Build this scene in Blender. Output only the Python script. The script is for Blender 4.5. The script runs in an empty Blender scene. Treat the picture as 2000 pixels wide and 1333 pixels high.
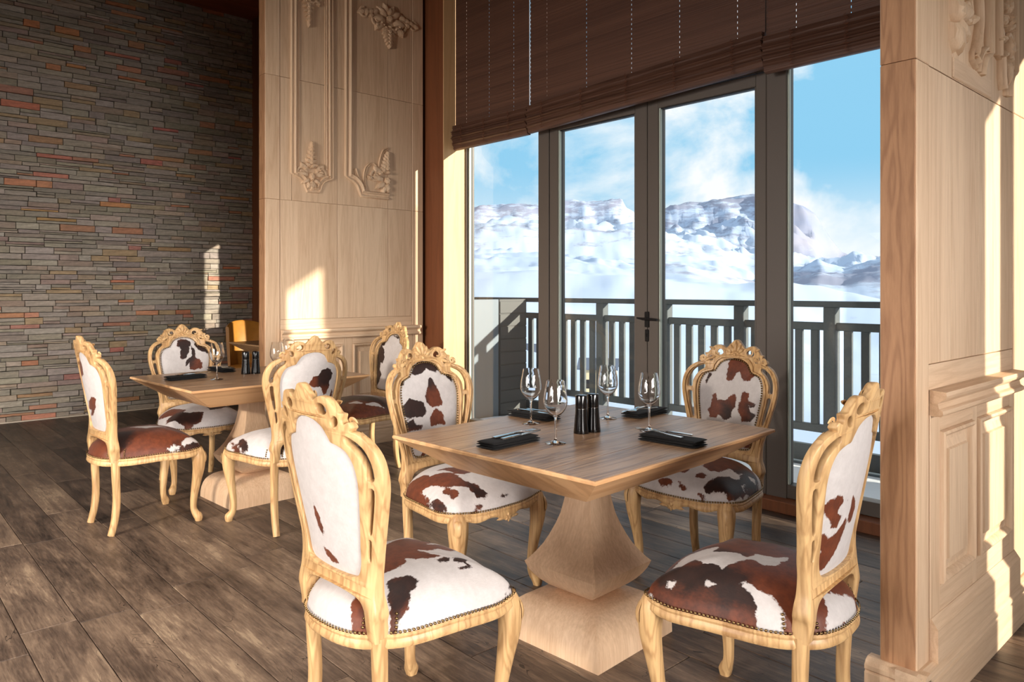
import bpy, bmesh, math, random
from mathutils import Vector, Matrix, noise

random.seed(7)
R = math.radians
scene = bpy.context.scene
COL = scene.collection

# ---------------------------------------------------------------- camera
cam_d = bpy.data.cameras.new('camera')
cam = bpy.data.objects.new('camera', cam_d)
COL.objects.link(cam)
cam.location = (0, 0, 1.32)
cam.rotation_euler = (R(90), 0, R(47.75 - 90))
cam_d.sensor_width = 36
cam_d.lens = 1445 / 2000 * 36
cam_d.shift_y = -100.5 / 2000
cam_d.clip_end = 20000
cam_d.clip_start = .05
scene.camera = cam

# ---------------------------------------------------------------- world, lights, exposure
scene.view_settings.view_transform = 'Standard'
scene.view_settings.look = 'None'
scene.view_settings.gamma = 1
scene.view_settings.use_curve_mapping = False
scene.view_settings.exposure = 0.0

world = bpy.data.worlds.new('sky')
scene.world = world
world.use_nodes = True
wn = world.node_tree
wn.nodes.clear()


def wnode(t, **kw):
    n = wn.nodes.new(t)
    for k, v in kw.items():
        setattr(n, k, v)
    return n


w_tc = wnode('ShaderNodeTexCoord')
w_map = wnode('ShaderNodeMapping')
w_map.inputs['Location'].default_value = (.35, 1.75, .2)
w_map.inputs['Scale'].default_value = (1.0, 1.0, 1.7)
w_n1 = wnode('ShaderNodeTexNoise')
w_n1.inputs['Scale'].default_value = 3.1
w_n1.inputs['Detail'].default_value = 9
w_n1.inputs['Roughness'].default_value = .58
w_n1.inputs['Distortion'].default_value = .35
w_rmp = wnode('ShaderNodeValToRGB')
w_rmp.color_ramp.elements[0].position = .41
w_rmp.color_ramp.elements[1].position = .53
w_rmp.color_ramp.elements[0].color = (.275, .60, .85, 1)
w_rmp.color_ramp.elements[1].color = (.95, .96, .98, 1)
w_bg = wnode('ShaderNodeBackground')
w_bg.inputs['Strength'].default_value = 1.15
w_out = wnode('ShaderNodeOutputWorld')
wn.links.new(w_tc.outputs['Generated'], w_map.inputs['Vector'])
wn.links.new(w_map.outputs['Vector'], w_n1.inputs['Vector'])
wn.links.new(w_n1.outputs['Fac'], w_rmp.inputs['Fac'])
# whiter towards the horizon, as in hazy mountain air
w_sep = wnode('ShaderNodeSeparateXYZ')
w_mr = wnode('ShaderNodeMapRange', interpolation_type='SMOOTHSTEP')
for k_, v_ in (('From Min', .02), ('From Max', .17), ('To Min', .75), ('To Max', .0)):
    w_mr.inputs[k_].default_value = v_
w_mix = wnode('ShaderNodeMix', data_type='RGBA')
w_mix.inputs[7].default_value = (.95, .96, .98, 1)
wn.links.new(w_tc.outputs['Generated'], w_sep.inputs[0])
wn.links.new(w_sep.outputs['Z'], w_mr.inputs['Value'])
wn.links.new(w_mr.outputs['Result'], w_mix.inputs[0])
wn.links.new(w_rmp.outputs['Color'], w_mix.inputs[6])
wn.links.new(w_mix.outputs[2], w_bg.inputs['Color'])
wn.links.new(w_bg.outputs['Background'], w_out.inputs['Surface'])


def aim(o, d):
    o.rotation_euler = Vector(d).to_track_quat('-Z', 'Y').to_euler()


def lamp(name, kind, loc, d, energy, color, **kw):
    l = bpy.data.lights.new(name, kind)
    l.energy = energy
    l.color = color
    for k, v in kw.items():
        setattr(l, k, v)
    o = bpy.data.objects.new(name, l)
    COL.objects.link(o)
    o.location = loc
    aim(o, d)
    return o


SK = .372
lamp('sun', 'SUN', (6, -8, 6), (-SK, 1, -.68 * SK), 10.0, (1, .91, .77), angle=R(.6))
# area fill added behind the camera, then stand-ins for unseen opposite windows
lamp('rear_fill_light', 'AREA', (-.1, -3.85, 1.35), (.09, 1, -.16), 190, (1, .96, .92),
     shape='RECTANGLE', size=8.0, size_y=2.0, spread=R(46))
lamp('opposite_window_daylight', 'AREA', (-5.1, 3.4, 1.35), (1, .12, -.16), 92, (1, .96, .93),
     shape='RECTANGLE', size=8.0, size_y=2.0, spread=R(60))
lamp('opposite_window_low_sun', 'AREA', (-5.1, 1.7, 2.5), (1, .36, -.30), 52, (1, .91, .80),
     shape='DISK', size=.35, spread=R(60))
# overhead fill added to brighten the floor and table tops
lamp('overhead_fill_light', 'AREA', (.4, 3.0, 4.5), (.10, .04, -1), 120, (1, .93, .85),
     shape='RECTANGLE', size=3.6, size_y=7.0, spread=R(95))


# ---------------------------------------------------------------- helpers
def lin(c):
    return tuple(((v / 12.92) if v <= .04045 else ((v + .055) / 1.055) ** 2.4) for v in (x / 255 for x in c))


def rgba(c):
    return (*lin(c), 1)


def tag(o, label=None, cat=None, group=None, kind=None):
    if label:
        o['label'] = label
    if cat:
        o['category'] = cat
    if group:
        o['group'] = group
    if kind:
        o['kind'] = kind
    return o


def empty(name, loc=(0, 0, 0), rz=0, parent=None):
    o = bpy.data.objects.new(name, None)
    o.empty_display_size = .1
    COL.objects.link(o)
    o.location = loc
    o.rotation_euler = (0, 0, rz)
    if parent:
        o.parent = parent
    return o


def link(name, mesh, mat, parent=None, loc=None, rz=0):
    o = bpy.data.objects.new(name, mesh)
    if mat and len(mesh.materials) == 0:
        mesh.materials.append(mat)
    COL.objects.link(o)
    if parent:
        o.parent = parent
    if loc is not None:
        o.location = loc
    o.rotation_euler = (0, 0, rz)
    return o


def copy_tree(o, parent=None):
    c = o.copy()
    COL.objects.link(c)
    c.parent = parent
    for ch in o.children:
        copy_tree(ch, c)
    return c


class MB:
    def __init__(s):
        s.v = []
        s.f = []

    def add(s, vs, fs):
        b = len(s.v)
        s.v += [tuple(v) for v in vs]
        s.f += [tuple(i + b for i in f) for f in fs]
        return s

    def box(s, x0, y0, z0, x1, y1, z1):
        if x1 < x0: x0, x1 = x1, x0
        if y1 < y0: y0, y1 = y1, y0
        if z1 < z0: z0, z1 = z1, z0
        vs = [(x, y, z) for z in (z0, z1) for y in (y0, y1) for x in (x0, x1)]
        return s.add(vs, [(0, 2, 3, 1), (4, 5, 7, 6), (0, 1, 5, 4), (2, 6, 7, 3), (0, 4, 6, 2), (1, 3, 7, 5)])

    def bbox(s, x0, y0, z0, x1, y1, z1, b=.003):
        """box with chamfered edges"""
        if x1 < x0: x0, x1 = x1, x0
        if y1 < y0: y0, y1 = y1, y0
        if z1 < z0: z0, z1 = z1, z0
        b = min(b, (x1 - x0) * .45, (y1 - y0) * .45, (z1 - z0) * .45)
        bm = bmesh.new()
        bmesh.ops.create_cube(bm, size=1)
        for v in bm.verts:
            v.co = Vector(((x0 + x1) / 2 + v.co.x * (x1 - x0), (y0 + y1) / 2 + v.co.y * (y1 - y0), (z0 + z1) / 2 + v.co.z * (z1 - z0)))
        bmesh.ops.bevel(bm, geom=bm.edges[:], offset=b, segments=1, affect='EDGES', profile=.5)
        bm.verts.index_update()
        s.add([v.co[:] for v in bm.verts], [[v.index for v in f.verts] for f in bm.faces])
        bm.free()
        return s

    def rings(s, rings, closed=True, cap0=True, cap1=True, loop=False):
        """loft between rings of equal count"""
        n = len(rings[0])
        b = len(s.v)
        for r in rings:
            s.v += [tuple(p) for p in r]
        m = len(rings)
        for i in range(m if loop else m - 1):
            j = (i + 1) % m
            for k in range(n if closed else n - 1):
                l = (k + 1) % n
                s.f.append((b + i * n + k, b + i * n + l, b + j * n + l, b + j * n + k))
        if closed and not loop:
            if cap0:
                s.f.append(tuple(b + k for k in reversed(range(n))))
            if cap1:
                s.f.append(tuple(b + (m - 1) * n + k for k in range(n)))
        return s

    def sweep(s, pts, prof, ref=(0, 0, 1), loop=False, scale=None, cap=True):
        """sweep profile [(a,b)] along pts; a along (t x ref), b along the other normal"""
        P = [Vector(p) for p in pts]
        n = len(P)
        ref = Vector(ref)
        rs = []
        for i in range(n):
            if loop:
                t = P[(i + 1) % n] - P[i - 1]
            else:
                t = P[min(i + 1, n - 1)] - P[max(i - 1, 0)]
            t.normalize()
            a = t.cross(ref)
            if a.length < 1e-4:
                a = t.cross(Vector((.3, .9, .1)))
            a.normalize()
            b = a.cross(t)
            k = scale[i] if scale else 1
            rs.append([P[i] + a * (x * k) + b * (y * k) for x, y in prof])
        return s.rings(rs, True, cap, cap, loop)

    def tube(s, pts, r, n=8, ref=(0, 0, 1), loop=False):
        rr = r if isinstance(r, (list, tuple)) else [r] * len(pts)
        prof = [(math.cos(2 * math.pi * k / n), math.sin(2 * math.pi * k / n)) for k in range(n)]
        return s.sweep(pts, prof, ref, loop, rr)

    def lathe(s, prof, n=24, c=(0, 0, 0)):
        rs = []
        for r, z in prof:
            rs.append([(c[0] + r * math.cos(2 * math.pi * k / n), c[1] + r * math.sin(2 * math.pi * k / n), c[2] + z) for k in range(n)])
        return s.rings(rs, True, True, True)

    def mesh(s, name, smooth=None):
        me = bpy.data.meshes.new(name)
        me.from_pydata(s.v, [], s.f)
        me.update()
        fix(me, smooth)
        return me

    def build(s, name, mat, parent=None, smooth=None, loc=None, rz=0):
        return link(name, s.mesh(name, smooth), mat, parent, loc, rz)


def fix(me, smooth=None):
    bm = bmesh.new()
    bm.from_mesh(me)
    bmesh.ops.recalc_face_normals(bm, faces=bm.faces[:])
    bm.to_mesh(me)
    bm.free()
    if smooth is not None:
        me.polygons.foreach_set('use_smooth', [True] * len(me.polygons))
        me.set_sharp_from_angle(angle=R(smooth))
    me.update()


def catmull(pts, n=6, closed=False):
    P = [Vector(p) for p in pts]
    out = []
    m = len(P)
    for i in range(m if closed else m - 1):
        p0 = P[(i - 1) % m] if closed or i > 0 else P[0] * 2 - P[1]
        p1 = P[i]
        p2 = P[(i + 1) % m]
        p3 = P[(i + 2) % m] if closed or i + 2 < m else P[-1] * 2 - P[-2]
        for k in range(n):
            t = k / n
            out.append(.5 * ((2 * p1) + (p2 - p0) * t + (2 * p0 - 5 * p1 + 4 * p2 - p3) * t * t + (3 * p1 - p0 - 3 * p2 + p3) * t ** 3))
    if not closed:
        out.append(P[-1])
    return out


def sstep(a, b, x):
    t = max(0, min(1, (x - a) / (b - a)))
    return t * t * (3 - 2 * t)


# ---------------------------------------------------------------- materials
def newmat(name):
    m = bpy.data.materials.new(name)
    m.use_nodes = True
    nt = m.node_tree
    bs = nt.nodes['Principled BSDF']
    return m, nt, bs


def nd(nt, t, ins=None, **kw):
    n = nt.nodes.new(t)
    for k, v in kw.items():
        setattr(n, k, v)
    if ins:
        for k, v in ins.items():
            if isinstance(v, bpy.types.NodeSocket):
                nt.links.new(v, n.inputs[k])
            else:
                n.inputs[k].default_value = v
    return n


def ramp(nt, fac, stops):
    n = nt.nodes.new('ShaderNodeValToRGB')
    els = n.color_ramp.elements
    while len(els) < len(stops):
        els.new(.5)
    for e, (p, c) in zip(els, stops):
        e.position = p
        e.color = c
    nt.links.new(fac, n.inputs['Fac'])
    return n.outputs['Color']


def mth(nt, op, a, b=None, c=None, clamp=False):
    n = nt.nodes.new('ShaderNodeMath')
    n.operation = op
    n.use_clamp = clamp
    for i, v in enumerate((a, b, c)):
        if v is None:
            continue
        if isinstance(v, bpy.types.NodeSocket):
            nt.links.new(v, n.inputs[i])
        else:
            n.inputs[i].default_value = v
    return n.outputs[0]


def mixc(nt, fac, a, b, mode='MIX'):
    n = nt.nodes.new('ShaderNodeMix')
    n.data_type = 'RGBA'
    n.blend_type = mode
    for i, v in ((0, fac), (6, a), (7, b)):
        if isinstance(v, bpy.types.NodeSocket):
            nt.links.new(v, n.inputs[i])
        else:
            n.inputs[i].default_value = v
    return n.outputs[2]


def setp(bs, **kw):
    for k, v in kw.items():
        bs.inputs[k.replace('_', ' ')].default_value = v


def wood(name, light, dark, axis='Z', sc=9, stretch=.07, ring=34, ringamt=.5, fine=150, fineamt=.35, rough=.5, bump=.12, vary=.25, spec=.4, stain=0):
    """oak-like wood: contour lines of a stretched noise give cathedral grain, fine stretched noise gives pores"""
    m, nt, bs = newmat(name)
    tc = nd(nt, 'ShaderNodeTexCoord')
    oi = nd(nt, 'ShaderNodeObjectInfo')
    off = nd(nt, 'ShaderNodeVectorMath', operation='SCALE')
    off.inputs[0].default_value = (17.3, 31.1, 23.7)
    nt.links.new(oi.outputs['Random'], off.inputs['Scale'])
    sv = {'X': (stretch, 1, 1), 'Y': (1, stretch, 1), 'Z': (1, 1, stretch)}[axis]
    add = nd(nt, 'ShaderNodeVectorMath', {0: tc.outputs['Object'], 1: off.outputs[0]}, operation='ADD')
    mul = nd(nt, 'ShaderNodeVectorMath', {0: add.outputs[0], 1: sv}, operation='MULTIPLY')
    n1 = nd(nt, 'ShaderNodeTexNoise', {'Vector': mul.outputs[0], 'Scale': sc, 'Detail': 2.5, 'Roughness': .45, 'Distortion': .2})
    rings = mth(nt, 'SINE', mth(nt, 'MULTIPLY', n1.outputs['Fac'], ring))
    rings = mth(nt, 'MULTIPLY_ADD', rings, .5, .5)
    rings = mth(nt, 'POWER', rings, 2.2)
    n2 = nd(nt, 'ShaderNodeTexNoise', {'Vector': mul.outputs[0], 'Scale': fine, 'Detail': 3, 'Roughness': .6})
    n3 = nd(nt, 'ShaderNodeTexNoise', {'Vector': mul.outputs[0], 'Scale': sc * .6, 'Detail': 2})
    f = mth(nt, 'MULTIPLY', rings, ringamt)
    f = mth(nt, 'MULTIPLY_ADD', n2.outputs['Fac'], fineamt, f)
    f = mth(nt, 'MULTIPLY_ADD', mth(nt, 'SUBTRACT', oi.outputs['Random'], .5), vary, f)
    f = mth(nt, 'MULTIPLY_ADD', mth(nt, 'SUBTRACT', n3.outputs['Fac'], .5), .6, f)
    c = ramp(nt, f, [(.1, rgba(light)), (.95, rgba(dark))])
    if stain:
        n4 = nd(nt, 'ShaderNodeTexNoise', {'Vector': add.outputs[0], 'Scale': 2.6, 'Detail': 5, 'Roughness': .65})
        k = ramp(nt, n4.outputs['Fac'], [(.35, (1 - stain, 1 - stain, 1 - stain, 1)), (.65, (1, 1, 1, 1))])
        c = mixc(nt, 1, c, k, 'MULTIPLY')
    nt.links.new(c, bs.inputs['Base Color'])
    setp(bs, Roughness=rough)
    bs.inputs['Specular IOR Level'].default_value = spec
    if bump:
        h = mth(nt, 'ADD', n2.outputs['Fac'], mth(nt, 'MULTIPLY', rings, .4))
        bp = nd(nt, 'ShaderNodeBump', {'Height': h, 'Strength': bump, 'Distance': .002})
        nt.links.new(bp.outputs[0], bs.inputs['Normal'])
    return m


def plain(name, c, rough=.5, metal=0, spec=.5, noise_amt=0, nsc=40, bump=0):
    m, nt, bs = newmat(name)
    setp(bs, Roughness=rough, Metallic=metal)
    bs.inputs['Specular IOR Level'].default_value = spec
    bs.inputs['Base Color'].default_value = rgba(c)
    if noise_amt or bump:
        tc = nd(nt, 'ShaderNodeTexCoord')
        n = nd(nt, 'ShaderNodeTexNoise', {'Vector': tc.outputs['Object'], 'Scale': nsc, 'Detail': 4})
        if noise_amt:
            a = tuple(max(0, v * (1 - noise_amt)) for v in lin(c))
            b = tuple(min(1, v * (1 + noise_amt)) for v in lin(c))
            nt.links.new(ramp(nt, n.outputs['Fac'], [(.3, (*a, 1)), (.7, (*b, 1))]), bs.inputs['Base Color'])
        if bump:
            bp = nd(nt, 'ShaderNodeBump', {'Height': n.outputs['Fac'], 'Strength': bump, 'Distance': .003})
            nt.links.new(bp.outputs[0], bs.inputs['Normal'])
    return m


M = {}
M['oak'] = wood('oak_panel', (224, 194, 162), (182, 144, 110), 'Z', sc=13, stretch=.05, ring=44, ringamt=.20, fine=240, fineamt=.55, rough=.55, bump=.2, vary=.12)
M['oak_dark'] = wood('oak_post_face', (190, 143, 104), (136, 92, 62), 'Z', sc=9, stretch=.10, ring=90, ringamt=.36, fine=220, fineamt=.5, rough=.55, bump=.15, vary=.1)
M['oak_h'] = wood('oak_horizontal', (224, 194, 162), (182, 144, 110), 'X', sc=13, stretch=.05, ring=44, ringamt=.20, fine=240, fineamt=.55, rough=.55, bump=.2, vary=.12)
M['jamb'] = wood('jamb_liner_wood', (222, 184, 136), (190, 142, 94), 'Z', sc=9, stretch=.05, ring=30, ringamt=.2, fine=200, fineamt=.4, rough=.5, bump=.1, vary=.05)
M['chair'] = wood('chair_wood', (208, 170, 120), (140, 98, 58), 'Z', sc=18, stretch=.11, ring=46, ringamt=.36, fine=140, fineamt=.5, rough=.42, bump=.12, vary=.1)
M['ped'] = wood('pedestal_veneer', (236, 204, 170), (182, 140, 104), 'Z', sc=12, stretch=.035, ring=20, ringamt=.1, fine=110, fineamt=.75, rough=.5, bump=.35, vary=.05)
M['top'] = wood('table_top_board', (178, 143, 112), (110, 80, 60), 'X', sc=14, stretch=.06, ring=60, ringamt=.4, fine=220, fineamt=.6, rough=.3, bump=.35, vary=.15, spec=.5)
M['edge'] = wood('table_edge', (214, 170, 124), (174, 124, 80), 'X', sc=9, stretch=.06, ring=26, ringamt=.4, rough=.42, bump=.15, vary=.1)
M['plank'] = None
M['redwood'] = wood('red_brown_wood', (128, 76, 46), (88, 48, 27), 'Z', sc=9, stretch=.05, ring=30, ringamt=.2, fine=200, fineamt=.5, rough=.5, bump=.1, vary=.1)
M['ceil'] = wood('ceiling_wood', (140, 72, 42), (92, 42, 24), 'X', sc=5, stretch=.06, ring=20, ringamt=.3, rough=.55, bump=.1, vary=.3)
M['plaster'] = plain('plaster', (150, 128, 108), .9, noise_amt=.05, nsc=6)
M['frame'] = plain('window_frame_grey_brown', (92, 84, 78), .42, noise_amt=.04, nsc=300)
M['gasket'] = plain('black_gasket', (24, 24, 26), .6)
M['bead'] = plain('bead_painted_sunlit', (176, 186, 176), .35)
M['black'] = plain('black_lacquer', (14, 12, 13), .16, spec=.6)
M['blackmetal'] = plain('black_handle_metal', (28, 27, 28), .4, metal=.4)
M['steel'] = plain('polished_steel', (205, 203, 200), .16, metal=1)
M['brass'] = plain('antique_brass', (128, 104, 70), .33, metal=1)
M['cord'] = plain('brown_cord', (96, 56, 38), .8)
M['rail'] = plain('balcony_grey_paint', (84, 90, 92), .6, noise_amt=.08, nsc=60)
M['screen'] = plain('balcony_screen_blue_grey', (118, 128, 136), .45)
M['screen2'] = plain('balcony_screen_dark_grey', (88, 88, 86), .6)
M['leather'] = plain('mustard_leather', (176, 118, 44), .42, noise_amt=.1, nsc=20)
M['housewall'] = plain('cream_render', (226, 206, 166), .8)
M['houseroof'] = plain('slate_roof', (92, 102, 120), .7)
M['skirt'] = plain('pale_skirting', (196, 180, 160), .5)
M['grout'] = plain('dark_mortar', (34, 26, 21), .95)


def mat_plank():
    """worn smoked oak: grain, blotches, thin cracks, pale scuffs"""
    m, nt, bs = newmat('floor_plank')
    tc = nd(nt, 'ShaderNodeTexCoord')
    oi = nd(nt, 'ShaderNodeObjectInfo')
    off = nd(nt, 'ShaderNodeVectorMath', operation='SCALE')
    off.inputs[0].default_value = (17.3, 31.1, 23.7)
    nt.links.new(oi.outputs['Random'], off.inputs['Scale'])
    p = nd(nt, 'ShaderNodeVectorMath', {0: tc.outputs['Object'], 1: off.outputs[0]}, operation='ADD').outputs[0]
    g = nd(nt, 'ShaderNodeVectorMath', {0: p, 1: (1, .09, 1)}, operation='MULTIPLY').outputs[0]
    g2 = nd(nt, 'ShaderNodeVectorMath', {0: p, 1: (1, .3, 1)}, operation='MULTIPLY').outputs[0]
    fine = nd(nt, 'ShaderNodeTexNoise', {'Vector': g, 'Scale': 120, 'Detail': 4, 'Roughness': .65}).outputs['Fac']
    mid = nd(nt, 'ShaderNodeTexNoise', {'Vector': g, 'Scale': 22, 'Detail': 5, 'Roughness': .65, 'Distortion': .6}).outputs['Fac']
    blot = nd(nt, 'ShaderNodeTexNoise', {'Vector': g2, 'Scale': 5.5, 'Detail': 6, 'Roughness': .7, 'Distortion': .5}).outputs['Fac']
    f = mth(nt, 'MULTIPLY', mth(nt, 'SUBTRACT', fine, .5), .9)
    f = mth(nt, 'MULTIPLY_ADD', mth(nt, 'SUBTRACT', mid, .5), 1.2, f)
    f = mth(nt, 'MULTIPLY_ADD', mth(nt, 'SUBTRACT', blot, .5), 1.7, f)
    f = mth(nt, 'MULTIPLY_ADD', mth(nt, 'SUBTRACT', oi.outputs['Random'], .5), .45, f)
    f = mth(nt, 'ADD', f, .5)
    c = ramp(nt, f, [(.05, rgba((46, 36, 31))), (.45, rgba((92, 75, 63))), (.8, rgba((128, 107, 89))), (1, rgba((158, 136, 112)))])
    cr = nd(nt, 'ShaderNodeTexNoise', {'Vector': g2, 'Scale': 6, 'Detail': 3, 'Distortion': 1.2}).outputs['Fac']
    crack = mth(nt, 'LESS_THAN', mth(nt, 'ABSOLUTE', mth(nt, 'SUBTRACT', cr, .52)), .0022)
    gate = mth(nt, 'GREATER_THAN', mid, .52)
    c = mixc(nt, mth(nt, 'MULTIPLY', mth(nt, 'MULTIPLY', crack, gate), .8), c, rgba((24, 18, 15)))
    nt.links.new(c, bs.inputs['Base Color'])
    r = mth(nt, 'MULTIPLY_ADD', fine, .25, .30)
    nt.links.new(r, bs.inputs['Roughness'])
    bs.inputs['Specular IOR Level'].default_value = .42
    h = mth(nt, 'SUBTRACT', mth(nt, 'ADD', fine, mid), crack)
    bp = nd(nt, 'ShaderNodeBump', {'Height': h, 'Strength': .4, 'Distance': .002})
    nt.links.new(bp.outputs[0], bs.inputs['Normal'])
    return m


M['plank'] = mat_plank()


def mat_napkin():
    m, nt, bs = newmat('black_napkin_cloth')
    tc = nd(nt, 'ShaderNodeTexCoord')
    n = nd(nt, 'ShaderNodeTexNoise', {'Vector': tc.outputs['Object'], 'Scale': 500, 'Detail': 2})
    nt.links.new(ramp(nt, n.outputs['Fac'], [(.3, (.004, .0035, .0035, 1)), (.7, (.012, .010, .010, 1))]), bs.inputs['Base Color'])
    setp(bs, Roughness=.8)
    bs.inputs['Specular IOR Level'].default_value = .2
    bs.inputs['Sheen Weight'].default_value = .02
    return m


M['napkin'] = mat_napkin()


def mat_glass(name, fac_mul=1.0, tint=(1, 1, 1, 1)):
    """window pane: clear, with the Fresnel mirror of the room"""
    m, nt, bs = newmat(name)
    out = nt.nodes['Material Output']
    nt.nodes.remove(bs)
    tr = nd(nt, 'ShaderNodeBsdfTransparent', {'Color': tint})
    gl = nd(nt, 'ShaderNodeBsdfGlossy', {'Roughness': .0, 'Color': (1, 1, 1, 1)})
    fr = nd(nt, 'ShaderNodeFresnel', {'IOR': 1.5})
    ge = nd(nt, 'ShaderNodeNewGeometry')          # the pane's far side only lets light out
    f = mth(nt, 'MULTIPLY', mth(nt, 'MULTIPLY', fr.outputs[0], fac_mul), mth(nt, 'SUBTRACT', 1.0, ge.outputs['Backfacing']), clamp=True)
    mx = nd(nt, 'ShaderNodeMixShader', {0: f, 1: tr.outputs[0], 2: gl.outputs[0]})
    nt.links.new(mx.outputs[0], out.inputs['Surface'])
    return m


M['pane'] = mat_glass('window_glass', 1.0, (.97, .985, .98, 1))


def mat_wine():
    m, nt, bs = newmat('wine_glass_crystal')
    setp(bs, Roughness=0.0, IOR=1.5)
    bs.inputs['Transmission Weight'].default_value = 1
    bs.inputs['Base Color'].default_value = (.985, .99, .99, 1)
    return m


M['wine'] = mat_wine()


def mat_hide():
    m, nt, bs = newmat('cowhide')
    tc = nd(nt, 'ShaderNodeTexCoord')
    at = nd(nt, 'ShaderNodeAttribute', attribute_name='patch')
    dk = nd(nt, 'ShaderNodeAttribute', attribute_name='dark')
    oi = nd(nt, 'ShaderNodeObjectInfo')
    mp = nd(nt, 'ShaderNodeVectorMath', {0: tc.outputs['Object'], 1: (1, .35, .35)}, operation='MULTIPLY')
    nf = nd(nt, 'ShaderNodeTexNoise', {'Vector': mp.outputs[0], 'Scale': 260, 'Detail': 2})
    nm = nd(nt, 'ShaderNodeTexNoise', {'Vector': tc.outputs['Object'], 'Scale': 38, 'Detail': 3, 'Roughness': .6})
    nb = nd(nt, 'ShaderNodeTexNoise', {'Vector': tc.outputs['Object'], 'Scale': 13, 'Detail': 3})
    f = mth(nt, 'MULTIPLY_ADD', mth(nt, 'SUBTRACT', nf.outputs['Fac'], .5), .009, at.outputs['Fac'])
    f = mth(nt, 'MULTIPLY_ADD', mth(nt, 'SUBTRACT', nm.outputs['Fac'], .5), .028, f)
    mask = mth(nt, 'MULTIPLY_ADD', f, 260.0, .5, clamp=True)
    d = mth(nt, 'MULTIPLY_ADD', mth(nt, 'SUBTRACT', nb.outputs['Fac'], .5), .10, dk.outputs['Fac'])
    d = mth(nt, 'MULTIPLY_ADD', mth(nt, 'SUBTRACT', nf.outputs['Fac'], .5), .03, d)
    dmask = mth(nt, 'MULTIPLY_ADD', d, 22.0, .5, clamp=True)
    brown = mixc(nt, nm.outputs['Fac'], rgba((54, 22, 12)), rgba((124, 62, 34)))
    black = mixc(nt, nm.outputs['Fac'], rgba((20, 11, 10)), rgba((54, 30, 23)))
    pc = mixc(nt, dmask, brown, black)
    wh = mixc(nt, nm.outputs['Fac'], rgba((182, 174, 171)), rgba((212, 205, 202)))
    wh = mixc(nt, mth(nt, 'MULTIPLY', nf.outputs['Fac'], .35), wh, rgba((162, 154, 150)))
    c = mixc(nt, mask, wh, pc)
    nt.links.new(c, bs.inputs['Base Color'])
    setp(bs, Roughness=.55)
    bs.inputs['Specular IOR Level'].default_value = .35
    bs.inputs['Sheen Weight'].default_value = .06
    bs.inputs['Sheen Roughness'].default_value = .4
    bp = nd(nt, 'ShaderNodeBump', {'Height': nf.outputs['Fac'], 'Strength': .25, 'Distance': .002})
    nt.links.new(bp.outputs[0], bs.inputs['Normal'])
    return m


M['hide'] = mat_hide()


def mat_stone():
    m, nt, bs = newmat('slate_stone')
    tc = nd(nt, 'ShaderNodeTexCoord')
    at = nd(nt, 'ShaderNodeAttribute', attribute_name='col')
    mp = nd(nt, 'ShaderNodeVectorMath', {0: tc.outputs['Object'], 1: (.5, 1, 1.6)}, operation='MULTIPLY')
    n = nd(nt, 'ShaderNodeTexNoise', {'Vector': mp.outputs[0], 'Scale': 26, 'Detail': 6, 'Roughness': .65})
    k = ramp(nt, n.outputs['Fac'], [(.25, (.55, .55, .55, 1)), (.75, (1.25, 1.22, 1.2, 1))])
    nt.links.new(mixc(nt, 1, at.outputs['Color'], k, 'MULTIPLY'), bs.inputs['Base Color'])
    setp(bs, Roughness=.62)
    bs.inputs['Specular IOR Level'].default_value = .35
    bp = nd(nt, 'ShaderNodeBump', {'Height': n.outputs['Fac'], 'Strength': .8, 'Distance': .006})
    nt.links.new(bp.outputs[0], bs.inputs['Normal'])
    return m


M['stone'] = mat_stone()


def mat_blind():
    m, nt, bs = newmat('woven_wood_blind')
    tc = nd(nt, 'ShaderNodeTexCoord')
    mp = nd(nt, 'ShaderNodeVectorMath', {0: tc.outputs['Object'], 1: (.2, .004, 1)}, operation='MULTIPLY')
    n = nd(nt, 'ShaderNodeTexNoise', {'Vector': mp.outputs[0], 'Scale': 200, 'Detail': 2})
    n2 = nd(nt, 'ShaderNodeTexNoise', {'Vector': mp.outputs[0], 'Scale': 30, 'Detail': 2})
    f = mth(nt, 'MULTIPLY_ADD', n2.outputs['Fac'], .5, mth(nt, 'MULTIPLY', n.outputs['Fac'], .6))
    nt.links.new(ramp(nt, f, [(.3, rgba((66, 42, 33))), (.9, rgba((112, 78, 62)))]), bs.inputs['Base Color'])
    setp(bs, Roughness=.5)
    bp = nd(nt, 'ShaderNodeBump', {'Height': n.outputs['Fac'], 'Strength': .6, 'Distance': .004})
    nt.links.new(bp.outputs[0], bs.inputs['Normal'])
    return m


M['blind'] = mat_blind()


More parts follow.
